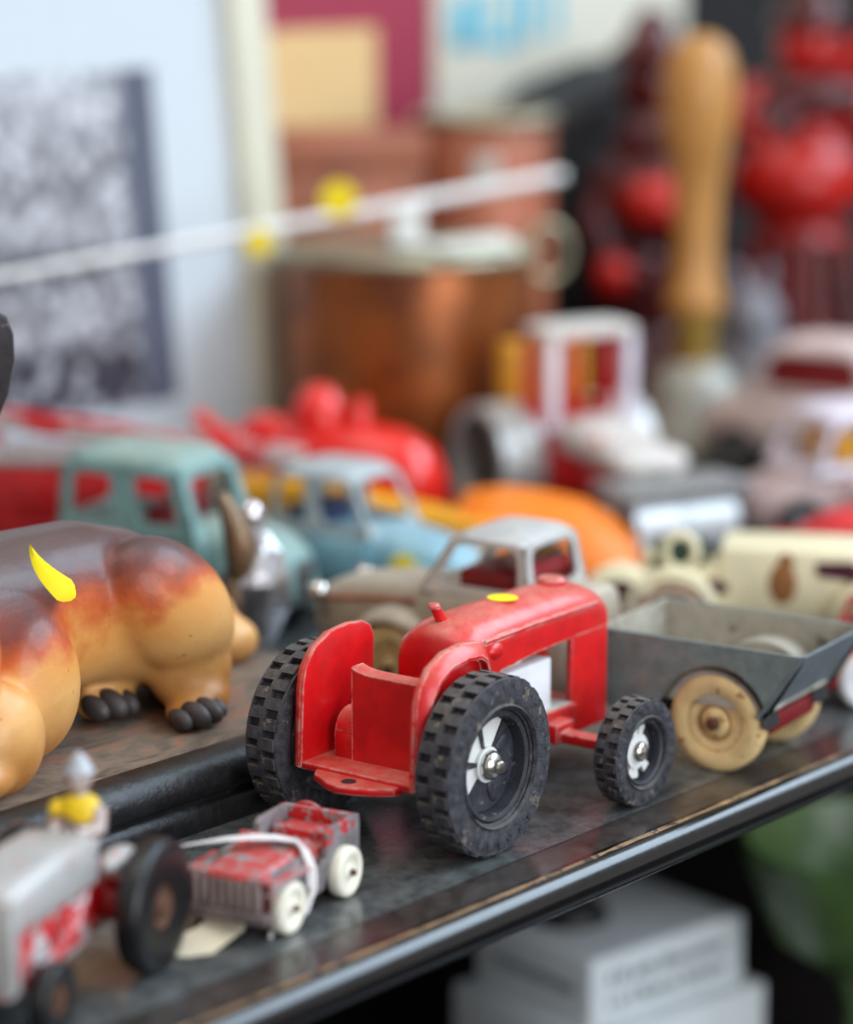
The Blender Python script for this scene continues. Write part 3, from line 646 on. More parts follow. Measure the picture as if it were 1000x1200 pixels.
part('bonnet', FTG, FG, lambda bm: loft(bm, [sec(x, hw, z0, z1, 4) for x, hw, z0, z1 in [(1.1, .85, 2.5, 3.55), (1.3, 1.0, 2.35, 3.75), (3, 1.02, 2.4, 3.85), (5.0, 1.0, 2.4, 3.75), (5.4, .92, 2.4, 3.6)]]), smooth=60)
part('engine', FT, FG, lambda bm: (box(bm, 1.2, 5.3, -.72, .72, 1.0, 2.9, .12), box(bm, 2.0, 3.0, -.92, .92, 1.3, 2.4, .1), [tube(bm, [(1.6 + .1 * k, s * .75, 2.4 - .2 * k), (2.4 + .5 * k, s * .95, 1.9 - .15 * k), (3.6 + .3 * k, s * .9, 1.5)], .12, 8) for k in range(3) for s in (1, -1)]))
part('rear_housing', REDP, FG, lambda bm: (loft(bm, [sec(x, hw, z0, z1, 3) for x, hw, z0, z1 in [(-.7, .5, 1.1, 2.2), (-.4, .75, .9, 2.5), (.6, .7, .95, 2.4), (1.4, .65, 1.05, 2.4)]]), [lathe(bm, [(.62, s * .4), (.5, s * 1.0), (.36, s * 1.4), (.02, s * 1.4)], (0, 0, 1.7), 'y', 18) for s in (1, -1)]), smooth=60)
part('radiator', FTG, FG, lambda bm: (box(bm, 5.2, 5.6, -1.0, 1.0, 1.3, 3.5, .12), [box(bm, 5.55, 5.66, -.75 + k * .28, -.6 + k * .28, 1.5, 3.2, .02) for k in range(6)]))
part('front_axle', RUST, FG, lambda bm: tube(bm, [(4.3, -1.2, .85), (4.3, -.4, 1.15), (4.3, .4, 1.15), (4.3, 1.2, .85)], .14, 8))
for s in (1, -1): part('fender', FTG, FG, lambda bm: ell(bm, (.15, s * .95, 2.75), (.75, .4, .3), (0, 0, 0)), smooth=70)
def drv(bm):
    ell(bm, (.15, 0, 3.6), (.42, .52, .75), (0, .1, 0)); ell(bm, (.55, .3, 2.95), (.65, .22, .24), (0, .25, 0)); ell(bm, (.55, -.3, 2.95), (.65, .22, .24), (0, .25, 0))
    for s in (1, -1):
        tube(bm, [(.15, s * .48, 4.0), (.45, s * .62, 3.55), (.95, s * .34, 3.6), (1.15, s * .22, 3.7)], [.22, .19, .15, .14], 10)
        ell(bm, (1.15, s * .22, 3.72), (.17, .13, .14))
    tube(bm, [(.15, 0, 4.1), (.18, 0, 4.5)], .18, 10); ell(bm, (.2, 0, 4.72), (.33, .29, .38)); ell(bm, (.5, 0, 4.68), (.09, .07, .1))
    for s in (1, -1): ell(bm, (.2, s * .29, 4.7), (.08, .06, .11))
db = part('driver', mat('silver_grey_figure', (192, 176, 172), .4, .15, vary=.12, chip=(206, 150, 130), chip_at=.58), FG, drv, remesh=.05, smit=3)
part('driver_shirt', mat('yellow_shirt_paint', (240, 200, 20), .5), FG, lambda bm: (lathe(bm, [(.42, 3.7), (.45, 3.95), (.34, 4.2), (.2, 4.3), (.02, 4.3)], (.17, 0, 0), 'z', 20, False, sy=1.22), ell(bm, (.28, -.55, 3.85), (.26, .24, .3))), smooth=70)
part('driver_cap', mat('grey_cap_paint', (176, 178, 184), .4, .2), FG, lambda bm: lathe(bm, [(.38, 4.86), (.40, 4.92), (.30, 4.98), (.27, 5.14), (.15, 5.26), (.07, 5.36), (.01, 5.38)], (.2, 0, 0), 'z', 18), smooth=60)
part('steering_wheel', RUST, FG, lambda bm: (tube(bm, [(1.2 + .12 * math.sin(a), .42 * math.cos(a), 3.72 + .42 * math.sin(a) * .9) for a in [2 * PI * k / 16 for k in range(16)]], .06, 6, True), tube(bm, [(1.25, 0, 3.7), (1.6, 0, 3.4)], .07, 6)))

# ================================================================== toys in the middle rows
TEAL = mat('worn_teal_paint', (124, 160, 158), .5, vary=.15, chip=(128, 110, 82), chip_at=.60, chip_scale=.9, chip2=(96, 118, 112), chip2_at=.62, dust=(176, 172, 150), dust_amt=.6)
SKY = mat('worn_sky_blue_paint', (126, 170, 186), .45, vary=.15, chip=(104, 112, 104), chip_at=.62, chip_scale=.8, chip2=(92, 70, 50), chip2_at=.70, dust=(180, 196, 200), dust_amt=.35)
GREYR = mat('chalky_grey_blue_paint', (166, 174, 176), .5, vary=.1, chip=(120, 126, 124), chip_at=.66)
ORANGE = mat('orange_enamel', (240, 122, 8), .4, vary=.06, dust=(235, 150, 50), dust_amt=.2)
AMBER = mat('amber_yellow_paint', (224, 156, 22), .45, vary=.12)
TANW = mat('old_tan_rubber', (168, 146, 116), .6)
def vehicle_wheels(T, xs, hw, R, w, tm, hm, rr=.5):
    for x in xs:
        for s in (1, -1): simple_wheel(T, x, s * hw, R, w, tm, hm, s, rr)
# teal van
VN = thing('toy_van', 'teal blue old toy van with flaking paint and three side openings', 'toy van', (-9.5, 95.8, 0), head(.90, -.42))
vehicle_wheels(VN, (-1.6, 4.0), 1.8, 1.05, .6, BLACKR, RUST)
part('lower_body', TEAL, VN, body_loft((-3.1, 1.9, 1.0, 4.0), (-3.0, 2.05, .9, 4.1), (2.4, 2.1, .9, 4.1), (2.7, 2.0, .9, 4.1)), smooth=50)
part('cab_shell', TEAL, VN, lambda bm: cabin(bm, -3.1, 2.6, 2.08, 3.7, 6.1, (0, .50, .98), .45, .7, .15, .08, .5, .5, .25, .2, .15), smooth=50)
part('bonnet', TEAL, VN, lambda bm: loft(bm, [sec(x, hw, z0, z1, 3) for x, hw, z0, z1 in [(2.2, 1.75, 1.0, 4.35), (3.4, 1.6, 1.0, 4.25), (4.8, 1.4, 1.1, 3.9), (5.5, 1.15, 1.3, 3.4), (5.75, .8, 1.6, 2.9)]]), smooth=70)
for s in (1, -1): part('fender', TEAL, VN, lambda bm: fender_arch(bm, 4.0, s * 1.3, s * 2.2, 1.15, .3, 1.0), smooth=60)
part('grille', STEEL, VN, lambda bm: [box(bm, 5.5, 5.85, -.6 + .25 * k, -.48 + .25 * k, 1.5, 3.0, .03) for k in range(5)])
part('seat', DKRED, VN, lambda bm: box(bm, .2, 1.2, -1.5, 1.5, 3.9, 4.7, .15))
# sky blue pickup
PK = thing('toy_pickup', 'pale sky blue toy pickup with grey roof and small yellow sticker', 'toy truck', (-2.2, 98.6, 0), head(.84, -.54))
vehicle_wheels(PK, (-2.6, 2.9), 1.7, 1.05, .6, BLACKR, RUST)
part('body', SKY, PK, body_loft((-4.4, 1.5, 1.0, 2.9), (-4.2, 1.85, .9, 3.1), (0, 1.95, .9, 3.2), (1.2, 1.9, .9, 3.2)), smooth=60)
part('bonnet', SKY, PK, lambda bm: loft(bm, [sec(x, hw, z0, z1, 2.8) for x, hw, z0, z1 in [(.7, 1.7, 1.0, 3.4), (2, 1.6, 1.0, 3.3), (3.6, 1.45, 1.0, 3.0), (4.5, 1.2, 1.1, 2.6), (4.85, .8, 1.4, 2.1)]]), smooth=70)
part('cab_top', GREYR, PK, lambda bm: cabin(bm, -3.4, 1.3, 1.75, 3.0, 5.05, (0, .46, 1), .28, 1.0, .4, .1, .3, .35, .12, .16, .2), smooth=50)
for s in (1, -1):
    for x in (-2.6, 2.9): part('fender', SKY, PK, lambda bm: fender_arch(bm, x, s * 1.25, s * 2.15, 1.15, .28, .95), smooth=60)
part('seat', mat('navy_seat', (34, 52, 84), .5), PK, lambda bm: box(bm, -2.6, -1.2, -1.4, 1.4, 2.9, 3.9, .2))
part('round_sticker', YEL, PK, lambda bm: ell(bm, (3.0, -2.13, 2.3), (.55, .06, .5)))
for s in (1, -1): part('headlamp', CHROME, DT, lambda bm: (ell(bm, (14.9, s * 1.35, 3.45), (.38, .36, .36)), tube(bm, [(14.8, s * 1.3, 3.2), (14.7, s * 1.1, 2.7)], .12, 8)), smooth=80)
# fire engine with ladder
FE = thing('toy_fire_engine', 'red toy fire engine with a long silver and red ladder on top', 'toy truck', (-14.2, 104, 0), head(-1, .06))
vehicle_wheels(FE, (-3.2, 3.6), 1.7, 1.1, .6, BLACKR, REDP)
part('body', REDP, FE, lambda bm: (box(bm, -5.4, 2.4, -1.9, 1.9, 1.0, 4.6, .2), box(bm, -5.2, 2.2, -1.98, 1.98, 2.0, 2.4, .05), [box(bm, -4.6 + 2.2 * k, -3.0 + 2.2 * k, -2.0, 2.0, 2.6, 4.2, .12) for k in range(3)]))
part('cab', REDP, FE, lambda bm: (loft(bm, [sec(x, hw, 1.0, z1, 4) for x, hw, z1 in [(2.4, 1.9, 4.2), (5.0, 1.85, 4.0), (6.4, 1.5, 3.6), (6.7, 1.0, 3.0)]]), cabin(bm, 2.5, 5.2, 1.75, 3.9, 5.2, (0, 1), .25, .5, .1, .08, .3, .2, .12)), smooth=50)
part('deck', mat('worn_silver_deck', (178, 170, 166), .5, .3, chip=(196, 70, 60), chip_at=.6), FE, lambda bm: box(bm, -5.3, 2.3, -1.85, 1.85, 4.6, 4.95, .06))
lad = part('ladder_rail', mat('silver_red_ladder', (196, 178, 176), .4, .3, chip=(206, 30, 36), chip_at=.48, chip_scale=.35), FE, lambda bm: [box(bm, -8.5, 6.0, s * .75 - .12, s * .75 + .12, -.28, .28, .05, M=Matrix.Translation((-1.0, 0, 5.75)) @ Matrix.Rotation(math.radians(-7.0), 4, 'Y')) for s in (1, -1)])
LR = mat('red_ladder_rung', (206, 24, 34), .4)
for k in range(15): part('rung', LR, FE, lambda bm: box(bm, -8.1 + k * .95, -7.75 + k * .95, -.8, .8, -.1, .1, .04, M=Matrix.Translation((-1.0, 0, 5.75)) @ Matrix.Rotation(math.radians(-7.0), 4, 'Y')))
# round-nosed red roadster at the back
RB = thing('toy_roadster', 'shiny bright red round-nosed toy car before the copper pot', 'toy car', (-3.6, 110.2, 0), head(.9, -.44))
vehicle_wheels(RB, (-2.4, 2.6), 1.75, 1.15, .6, BLACKR, REDP)
REDB = mat('bright_red_gloss', (226, 30, 20), .22, vary=.06, coat=.4)
part('body', REDB, RB, lambda bm: loft(bm, [sec(x, hw, z0, z1, 2.5) for x, hw, z0, z1 in [(-4.2, .8, 1.6, 3.0), (-3.6, 1.5, 1.1, 4.0), (-1.5, 1.9, .9, 4.7), (1, 1.95, .9, 5.0), (2.8, 1.8, .9, 4.8), (4.0, 1.4, 1.1, 4.2), (4.6, .8, 1.6, 3.2)]]), smooth=80)
part('cockpit_hump', REDB, RB, lambda bm: (ell(bm, (-.9, 0, 5.0), (1.15, 1.1, 1.45)), ell(bm, (-3.2, 0, 4.2), (1.5, .8, .8))), smooth=80)
part('filler_neck', REDB, RB, lambda bm: lathe(bm, [(.45, 4.6), (.42, 5.8), (.34, 6.0), (.01, 6.05)], (1.1, -.2, 0), 'z', 16))
for s in (1, -1):
    for x in (-2.4, 2.6): part('fender', REDB, RB, lambda bm: fender_arch(bm, x, s * 1.3, s * 2.25, 1.25, .3, 1.1), smooth=60)
part('exhaust_pipe', REDB, RB, lambda bm: tube(bm, [(-2.0, -1.9, 3.6), (-3.6, -2.2, 4.2), (-5.0, -2.0, 4.6), (-5.6, -1.8, 5.0)], .38, 10))
# orange tipper
OD = thing('toy_tipper', 'orange toy tipper with a curved skip and amber chassis', 'toy truck', (.9, 103.4, 0), 0)
vehicle_wheels(OD, (-6.5, 3.8), 1.35, .9, .5, BLACKR, AMBER)
part('chassis', AMBER, OD, lambda bm: (box(bm, -8.6, 3.0, -1.1, 1.1, 1.2, 2.3, .15), box(bm, -8.4, -3.4, -1.3, 1.3, 2.2, 4.0, .25), prism(bm, [(-3.6, 2.2), (-3.6, 3.4), (-1.4, 2.9), (.9, 2.3)], 'y', -1.2, 1.2, .1)))
def skip(bm):
    top = [(-.1, 2.0), (.7, 3.15), (2.2, 3.3), (3.8, 3.1), (5.3, 2.75), (6.5, 2.05), (7.3, 1.1), (7.5, .5)]
    loft(bm, [[(x, 1.5, z), (x, 1.3, z + .06), (x - .1, -.4, .35 + z * .52), (x - .1, -1.75, .3 + z * .12), (x - .1, -1.75, .25), (x, 1.5, .25)] for x, z in top])
part('skip', ORANGE, OD, skip, smooth=50)
# road roller
RR = thing('toy_road_roller', 'red and white toy road roller with canopy posts and silver drums', 'toy roller', (5.5, 115.6, 0), head(.455, -.89))
WCH = mat('chalky_white_paint', (206, 200, 194), .5, vary=.1, chip=(206, 120, 110), chip_at=.62, chip_scale=.8)
LIL = mat('pale_lilac_white_post', (222, 214, 226), .4, vary=.06, chip=(206, 80, 90), chip_at=.66)
DRUM = mat('silver_drum', (190, 192, 190), .38, .35, vary=.1)
DGREY = mat('dark_grey_drum_side', (74, 68, 60), .6, vary=.2)
for s in (1, -1):
    wv = part('rear_drum', DRUM, RR, lambda bm: lathe(bm, [(2.1, -1.0), (2.5, -1.0), (2.5, 1.0), (2.1, 1.0)], (0, 0, 0), 'y', 44, False, loop=True)); place(wv, (0, s * 2.75, 2.5))
    part('drum_disc', DGREY, wv, lambda bm: lathe(bm, [(.01, s * .55), (.5, s * .55), (.55, s * .35), (2.12, s * .3), (2.12, -s * .8), (.01, -s * .8)], (0, 0, 0), 'y', 32, False))
part('body', REDP, RR, lambda bm: (box(bm, -2.0, 3.6, -1.6, 1.6, 1.4, 4.3, .2), box(bm, -2.2, 1.4, -1.7, 1.7, 3.6, 4.6, .15), box(bm, 2.5, 7.2, -1.2, 1.2, 1.6, 3.8, .2), box(bm, -2.2, -1.6, -1.5, 1.5, 4.3, 6.4, .15)))
part('bonnet', WCH, RR, lambda bm: loft(bm, [sec(x, hw, z0, z1, 3) for x, hw, z0, z1 in [(2.9, 1.3, 3.2, 4.5), (3.2, 1.7, 3.1, 4.8), (5.7, 1.65, 3.0, 4.6), (6.2, 1.4, 3.0, 4.4)]]), smooth=60)
part('nose', WCH, RR, lambda bm: loft(bm, [sec(x, hw, z0, z1, 2.6) for x, hw, z0, z1 in [(6.0, 1.2, 3.1, 4.0), (6.4, 1.65, 2.9, 4.2), (8.0, 1.7, 2.9, 4.1), (8.5, 1.3, 3.1, 3.8)]]), smooth=70)
for (x, y, m_) in ((3.0, 1.85, LIL), (3.0, -1.85, LIL), (1.2, 1.85, REDP), (1.2, -1.85, REDP), (1.3, .1, REDP)):
    part('canopy_post', m_, RR, lambda bm: box(bm, x - .24, x + .24, y - .27, y + .27, 4.2, 8.4, .06))
part('canopy', WCH, RR, lambda bm: loft(bm, [plan(8.1, .9, 3.4, 2.2, 8), plan(8.4, .9, 3.4, 2.2, 8), plan(8.55, 1.2, 3.1, 1.9, 6)]), smooth=50)
part('gear_block', AMBER, RR, lambda bm: box(bm, -1.6, -.6, -2.0, 2.0, 4.6, 7.4, .1))
part('yoke', mat('grey_cast_frame', (150, 150, 150), .45, .3), RR, lambda bm: (box(bm, 8.2, 10.8, -3.05, 3.05, 2.7, 3.1, .12), [box(bm, 9.2, 10.0, s * 2.95 - .15, s * 2.95 + .15, 1.0, 3.0, .06) for s in (1, -1)], box(bm, 7.2, 9.0, -.6, .6, 2.3, 3.1, .1)))
fd = part('front_drum', mat('white_metal_drum', (216, 220, 222), .35, .25, vary=.06), RR, lambda bm: [lathe(bm, [(.9, a), (1.3, a), (1.3, b), (.9, b)], (0, 0, 0), 'y', 36, False, loop=True) for a, b in ((-2.35, -.05), (.05, 2.35))]); place(fd, (9.6, 0, 1.3))
part('drum_core', DGREY, fd, lambda bm: lathe(bm, [(.92, -2.2), (.92, 2.2)], (0, 0, 0), 'y', 24))
# cream tin-plate tourer with printed passengers
CRM = mat('cream_tinplate', (234, 224, 188), .42, vary=.06, chip=(214, 186, 120), chip_at=.68)
PURP = mat('dark_purple_print', (72, 22, 44), .45, vary=.2)
PINKC = mat('pinkish_cream_print', (232, 204, 176), .45)
BRN = mat('brown_print', (150, 98, 52), .5)
GRN = mat('deep_green_print', (30, 62, 44), .5)
TT = thing('tin_toy_tourer', 'cream tinplate toy tourer with purple prints and rounded mudguards', 'toy car', (11.4, 93.6, 0), head(-.985, .17))
for x in (-4.6, 2.6):
    for s in (1, -1):
        wv = part('wheel', PINKC, TT, lambda bm: lathe(bm, [(.02, -s * .2), (1.2, -s * .2), (1.25, 0), (1.2, s * .2), (.9, s * .24), (.02, s * .24)], (0, 0, 0), 'y', 30)); place(wv, (x, s * 1.75, 1.25))
        part('wheel_ring', PURP, wv, lambda bm: tube(bm, [(.92 * math.cos(a), s * .25, .92 * math.sin(a)) for a in [2 * PI * k / 24 for k in range(24)]], .09, 6, True))
part('body', CRM, TT, lambda bm: (box(bm, -5.8, 1.0, -1.5, 1.5, 1.1, 3.7, .2), loft(bm, [sec(x, hw, 1.1, z1, 3) for x, hw, z1 in [(.8, 1.3, 3.0), (2.6, 1.15, 2.9), (3.8, .9, 2.7)]])))
for s in (1, -1):
    for x in (-4.6, 2.6): part('mudguard', CRM, TT, lambda bm: fender_arch(bm, x, s * 1.35, s * 2.1, 1.45, .24, 1.25, 5, 175), smooth=60)
part('passenger_print', BRN, TT, lambda bm: [(ell(bm, (-1.3, 1.5, 3.3), (.28, .08, .28)), ell(bm, (-1.2, 1.5, 2.5), (.5, .08, .75))) for k in range(1)])
part('panel_print', PURP, TT, lambda bm: prism(bm, [(-2.3, 3.3), (-3.6, 3.35), (-4.2, 2.9), (-3.9, 2.2), (-3.4, 2.7), (-2.4, 2.8)], 'y', 1.48, 1.56))
part('door_print', PURP, TT, lambda bm: box(bm, .6, 1.4, 1.0, 1.5, 2.0, 2.5, .05))
part('guard_lining', PURP, TT, lambda bm: prism(bm, [(4.0, 1.4), (4.9, 1.5), (4.6, 2.7), (4.0, 2.4)], 'y', .9, 1.9))
part('nose_guard', CRM, TT, lambda bm: fender_arch(bm, 4.4, .6, 2.0, 1.1, .4, 1.4, 10, 150), smooth=60)
part('steering_ring', CRM, TT, lambda bm: (tube(bm, [(2.4 + .55 * math.cos(a), .9, 3.35 + .62 * math.sin(a)) for a in [2 * PI * k / 20 for k in range(20)]], .17, 8, True), tube(bm, [(2.9, .4, 3.2 + .1), (3.6, .6, 3.1)], .3, 8)), smooth=70)
part('engine_print', GRN, TT, lambda bm: box(bm, 1.5, 3.4, -.6, .8, 2.7, 3.6, .1))
# small red car at the right, behind the tailgate
SR = thing('small_red_car', 'small red toy car with big white wheels behind the truck tailgate', 'toy car', (15.3, 86.8, 0), head(.97, .24))
for x in (-1.5, 1.9):
    for s in (1, -1): simple_wheel(SR, x, s * 1.5, .95, .5, mat('white_rubber', (220, 222, 226), .45), WHITEP, s, .5)
part('body', REDP, SR, lambda bm: loft(bm, [sec(x, hw, z0, z1, 3) for x, hw, z0, z1 in [(-3.0, .9, .6, 1.5), (-2.6, 1.4, .5, 2.1), (0, 1.5, .5, 2.4), (2.4, 1.4, .5, 2.1), (3.0, .9, .7, 1.5)]]), smooth=70)
part('cab_top', REDP, SR, lambda bm: cabin(bm, -1.4, 1.2, 1.3, 2.2, 3.1, (0, .5, 1), .15, .5, .3, .1, .2, .15, .1, .12, .15), smooth=50)
# low red coupe
RC = thing('red_coupe', 'low matt red toy coupe in the row behind the cream tourer', 'toy car', (16.4, 101.3, 0), head(-.97, .22))
vehicle_wheels(RC, (-2.6, 2.6), 1.5, .85, .5, BLACKR, STEEL)
MRED = mat('matt_red_paint', (214, 44, 50), .5, chip=(200, 120, 116), chip_at=.66, chip_scale=.9)
part('body', MRED, RC, lambda bm: loft(bm, [sec(x, hw, z0, z1, 3) for x, hw, z0, z1 in [(-4.4, 1.0, .8, 1.8), (-4, 1.6, .6, 2.2), (0, 1.75, .6, 2.3), (3.4, 1.6, .6, 2.0), (4.2, 1.0, .8, 1.5)]]), smooth=70)
part('roof', MRED, RC, lambda bm: loft(bm, [plan(2.0, -3.2, 2.6, 1.5, 3), plan(2.6, -2.7, 1.9, 1.35, 3), plan(3.05, -2.0, 1.0, 1.1, 3), plan(3.15, -1.2, .2, .6, 2.5)]), smooth=70)
# grey car with white window frames
GC = thing('toy_sedan', 'dusty pinkish grey toy sedan with pale window posts and amber seats', 'toy car', (17.2, 111, 0), head(-.9, -.44))
vehicle_wheels(GC, (-3.2, 3.2), 1.8, 1.1, .6, BLACKR, STEEL)
PGREY = mat('dusty_pink_grey_paint', (172, 150, 146), .5, vary=.12, chip=(120, 70, 64), chip_at=.60, chip_scale=.6)
part('body', PGREY, GC, lambda bm: loft(bm, [sec(x, hw, z0, z1, 3) for x, hw, z0, z1 in [(-5.2, 1.2, 1.0, 2.2), (-4.6, 1.9, .8, 3.0), (0, 2.1, .8, 3.3), (2.4, 2.0, .8, 3.1), (4.6, 1.7, .8, 2.6), (5.2, 1.1, 1.0, 2.0)]]), smooth=70)
part('cab_top', LIL, GC, lambda bm: cabin(bm, -3.6, 2.6, 1.9, 3.0, 5.2, (0, .5, 1), .3, 1.0, .6, .1, .34, .4, .15, .2, .2), smooth=50)
part('seat', AMBER, GC, lambda bm: (box(bm, -2.6, -1.6, -1.4, 1.4, 3.0, 4.6, .2), box(bm, .1, 1.0, -1.4, 1.4, 3.0, 4.5, .2)))
# pale saloon further back
PS = thing('pale_toy_saloon', 'blurred pale pink saloon with dark red side glass beside the bell', 'toy car', (18.0, 124.5, 0), head(-.86, .5))
vehicle_wheels(PS, (-3.2, 3.2), 1.8, 1.1, .6, BLACKR, STEEL)
PALE = mat('pale_pink_white_paint', (212, 190, 184), .45, vary=.1)
part('body', PALE, PS, lambda bm: loft(bm, [sec(x, hw, z0, z1, 3) for x, hw, z0, z1 in [(-5.2, 1.2, 1.0, 2.8), (-4.6, 1.9, .8, 3.8), (0, 2.1, .8, 4.2), (2.4, 2.0, .8, 4.0), (4.6, 1.7, .8, 3.2), (5.2, 1.1, 1.0, 2.4)]]), smooth=70)
part('cab_top', PALE, PS, lambda bm: cabin(bm, -3.4, 3.0, 1.9, 3.9, 5.9, (0, 1), .35, 1.4, .6, .1, .35, .2, .12, .2, .3), smooth=50)
part('side_glass', mat('dark_red_glass', (120, 20, 20), .3), PS, lambda bm: box(bm, -2.6, 1.9, -1.62, 1.62, 4.0, 5.7, .2))

# ================================================================== figurine of silver glass between van and truck
SF = thing('silver_figurine', 'small crumpled silver and bronze figurine behind the dog', 'figurine', (-5.75, 88.9, 0), .3)
CRUM = mat('crumpled_silver_foil', (222, 220, 226), .16, .95, vary=.1, bump=1.0, bscale=2.2)
def sfb(bm):
    lathe(bm, [(.9, 0), (.95, .2), (.6, .5), (.7, 1.4), (1.05, 2.4), (1.1, 3.4), (.8, 4.4), (.45, 5.0), (.3, 5.4)], (0, 0, 0), 'z', 14)
    rnd = random.Random(5)
    for v in bm.verts:
        k = 1 + rnd.uniform(-.14, .14); v.co.x *= k; v.co.y *= k
part('body', CRUM, SF, sfb, smooth=20)
part('shawl', mat('bronze_paint', (132, 108, 84), .35, .6, vary=.35, bump=.8, bscale=3), SF, lambda bm: (tube(bm, [(-.5, -.4, 3.6), (-.55, -.5, 4.6), (-.8, -.4, 5.5), (-1.15, -.2, 6.4)], [.5, .6, .42, .22], 12), ell(bm, (-.8, -.5, 2.6), (.4, .5, 1.0), (0, -.1, 0))), smooth=70)
part('head', CRUM, SF, lambda bm: ell(bm, (-.1, 0, 5.6), (.45, .45, .5)), smooth=60)

# ================================================================== things standing at the back
COPPER = mat('aged_copper', (150, 82, 36), .34, .55, vary=.3, vscale=.35, chip=(112, 60, 34), chip_at=.56, chip_scale=.25)
PW = thing('copper_pot', 'big brown copper pot with dull tin lid and ring handle', 'pot', (-.75, 123, 0), .2)
part('pot_body', COPPER, PW, lambda bm: lathe(bm, [(5.0, 0), (5.3, .3), (5.6, 3), (5.65, 9.8), (5.5, 10.5), (5.2, 10.5), (5.2, 1), (.02, 1)], (0, 0, 0), 'z', 56, False), smooth=60)
TINL = mat('dull_greenish_tin', (168, 164, 138), .3, .55, vary=.25, vscale=.4, chip=(104, 96, 78), chip_at=.58, chip_scale=.4)
part('rim', TINL, PW, lambda bm: tube(bm, [(5.65 * math.cos(a), 5.65 * math.sin(a), 10.5) for a in [2 * PI * k / 56 for k in range(56)]], .28, 10, True), smooth=80)
part('lid', TINL, PW, lambda bm: lathe(bm, [(5.5, 10.45), (5.5, 10.75), (4.9, 10.85), (3.2, 11.0), (.02, 11.1)], (0, 0, 0), 'z', 48), smooth=50)
part('ring_handle', TINL, PW, lambda bm: tube(bm, [(6.2 + 1.0 * math.cos(a), -.9, 10.4 + 1.25 * math.sin(a)) for a in [2 * PI * k / 24 for k in range(24)]], .2, 8, True), smooth=80)
pp = part('lid_highlight_paper', mat('white_highlight_paper', (228, 232, 222), .5), None, lambda bm: (box(bm, -1.7, 1.7, -1.3, 1.3, 0, .12, .03), prism(bm, [(-1.7, .12), (1.6, .12), (1.7, .5), (-1.5, .2)], 'y', -1.25, 1.25)))  # white piece puts the lid's bright highlight into colour
place(pp, (2.0, 119.6, 10.95), .3, .03); tag(pp, 'folded white paper standing in for the bright highlight on the copper pot lid', 'paper')
# price rail with round stickers
rp0, rp1 = Vector((-19.5, 107.4, 10.75)), Vector((6.2, 125, 13.7))
RAIL = thing('price_rail', 'thin white slanting rod with round yellow stickers in front of the picture', 'rod', (0, 0, 0))
RW = mat('white_painted_rod', (226, 226, 224), .4, vary=.05)
part('rod', RW, RAIL, lambda bm: tube(bm, [rp0, rp0.lerp(rp1, .5), rp1], [.16, .24, .27], 12))
part('post', RW, RAIL, lambda bm: tube(bm, [rp0 + Vector((.2, .1, 0)), (rp0.x, rp0.y, 0)], .3, 10))
pq = rp0.lerp(rp1, .725)
part('clip', RW, RAIL, lambda bm: (box(bm, pq.x - .7, pq.x + .7, pq.y - .35, pq.y + .5, 11.2, pq.z + .1, .12), lathe(bm, [(.9, 11.12), (.9, 11.3), (.02, 11.4)], (pq.x, pq.y, 0), 'z', 20)))
for t, dz, r in ((.612, .75, .78), (.482, -.45, .6)):
    q = rp0.lerp(rp1, t)
    part('round_sticker', YEL, RAIL, lambda bm: lathe(bm, [(.01, -.04), (r, -.04), (r, .04), (.01, .04)], (q.x, q.y - .42, q.z + dz), 'y', 28))
# brown box and copper can behind the pot
BX = thing('wooden_box', 'reddish brown wooden box standing behind the copper pot', 'box', (-4.5, 133.2, 0), .25)
WOOD = mat('red_brown_wood', (168, 96, 66), .5, vary=.3, vscale=.3, chip=(128, 66, 46), chip_at=.56, chip_scale=.4)
part('box_body', WOOD, BX, lambda bm: box(bm, -4.3, 4.0, -2.5, 2.5, 0, 13.4, .15))
part('box_lid', WOOD, BX, lambda bm: box(bm, -4.45, 4.15, -2.65, 2.65, 13.4, 15.2, .2))
CN = thing('copper_can', 'round terracotta-coloured can with pale rim and small white label', 'can', (2.9, 136, 0))
part('can_body', mat('terracotta_can', (176, 104, 76), .45, .1, vary=.25, vscale=.3), CN, lambda bm: lathe(bm, [(3.2, 0), (3.3, .2), (3.3, 15.2), (3.0, 15.6), (.02, 15.6)], (0, 0, 0), 'z', 44), smooth=50)
part('can_rim', TINL, CN, lambda bm: tube(bm, [(3.3 * math.cos(a), 3.3 * math.sin(a), 15.6) for a in [2 * PI * k / 40 for k in range(40)]], .3, 8, True), smooth=80)
part('can_label', mat('greyish_white_label', (200, 192, 184), .6), CN, lambda bm: [box(bm, -.6, .6, -3.40, -3.2, 12.3, 14.0, .03)])
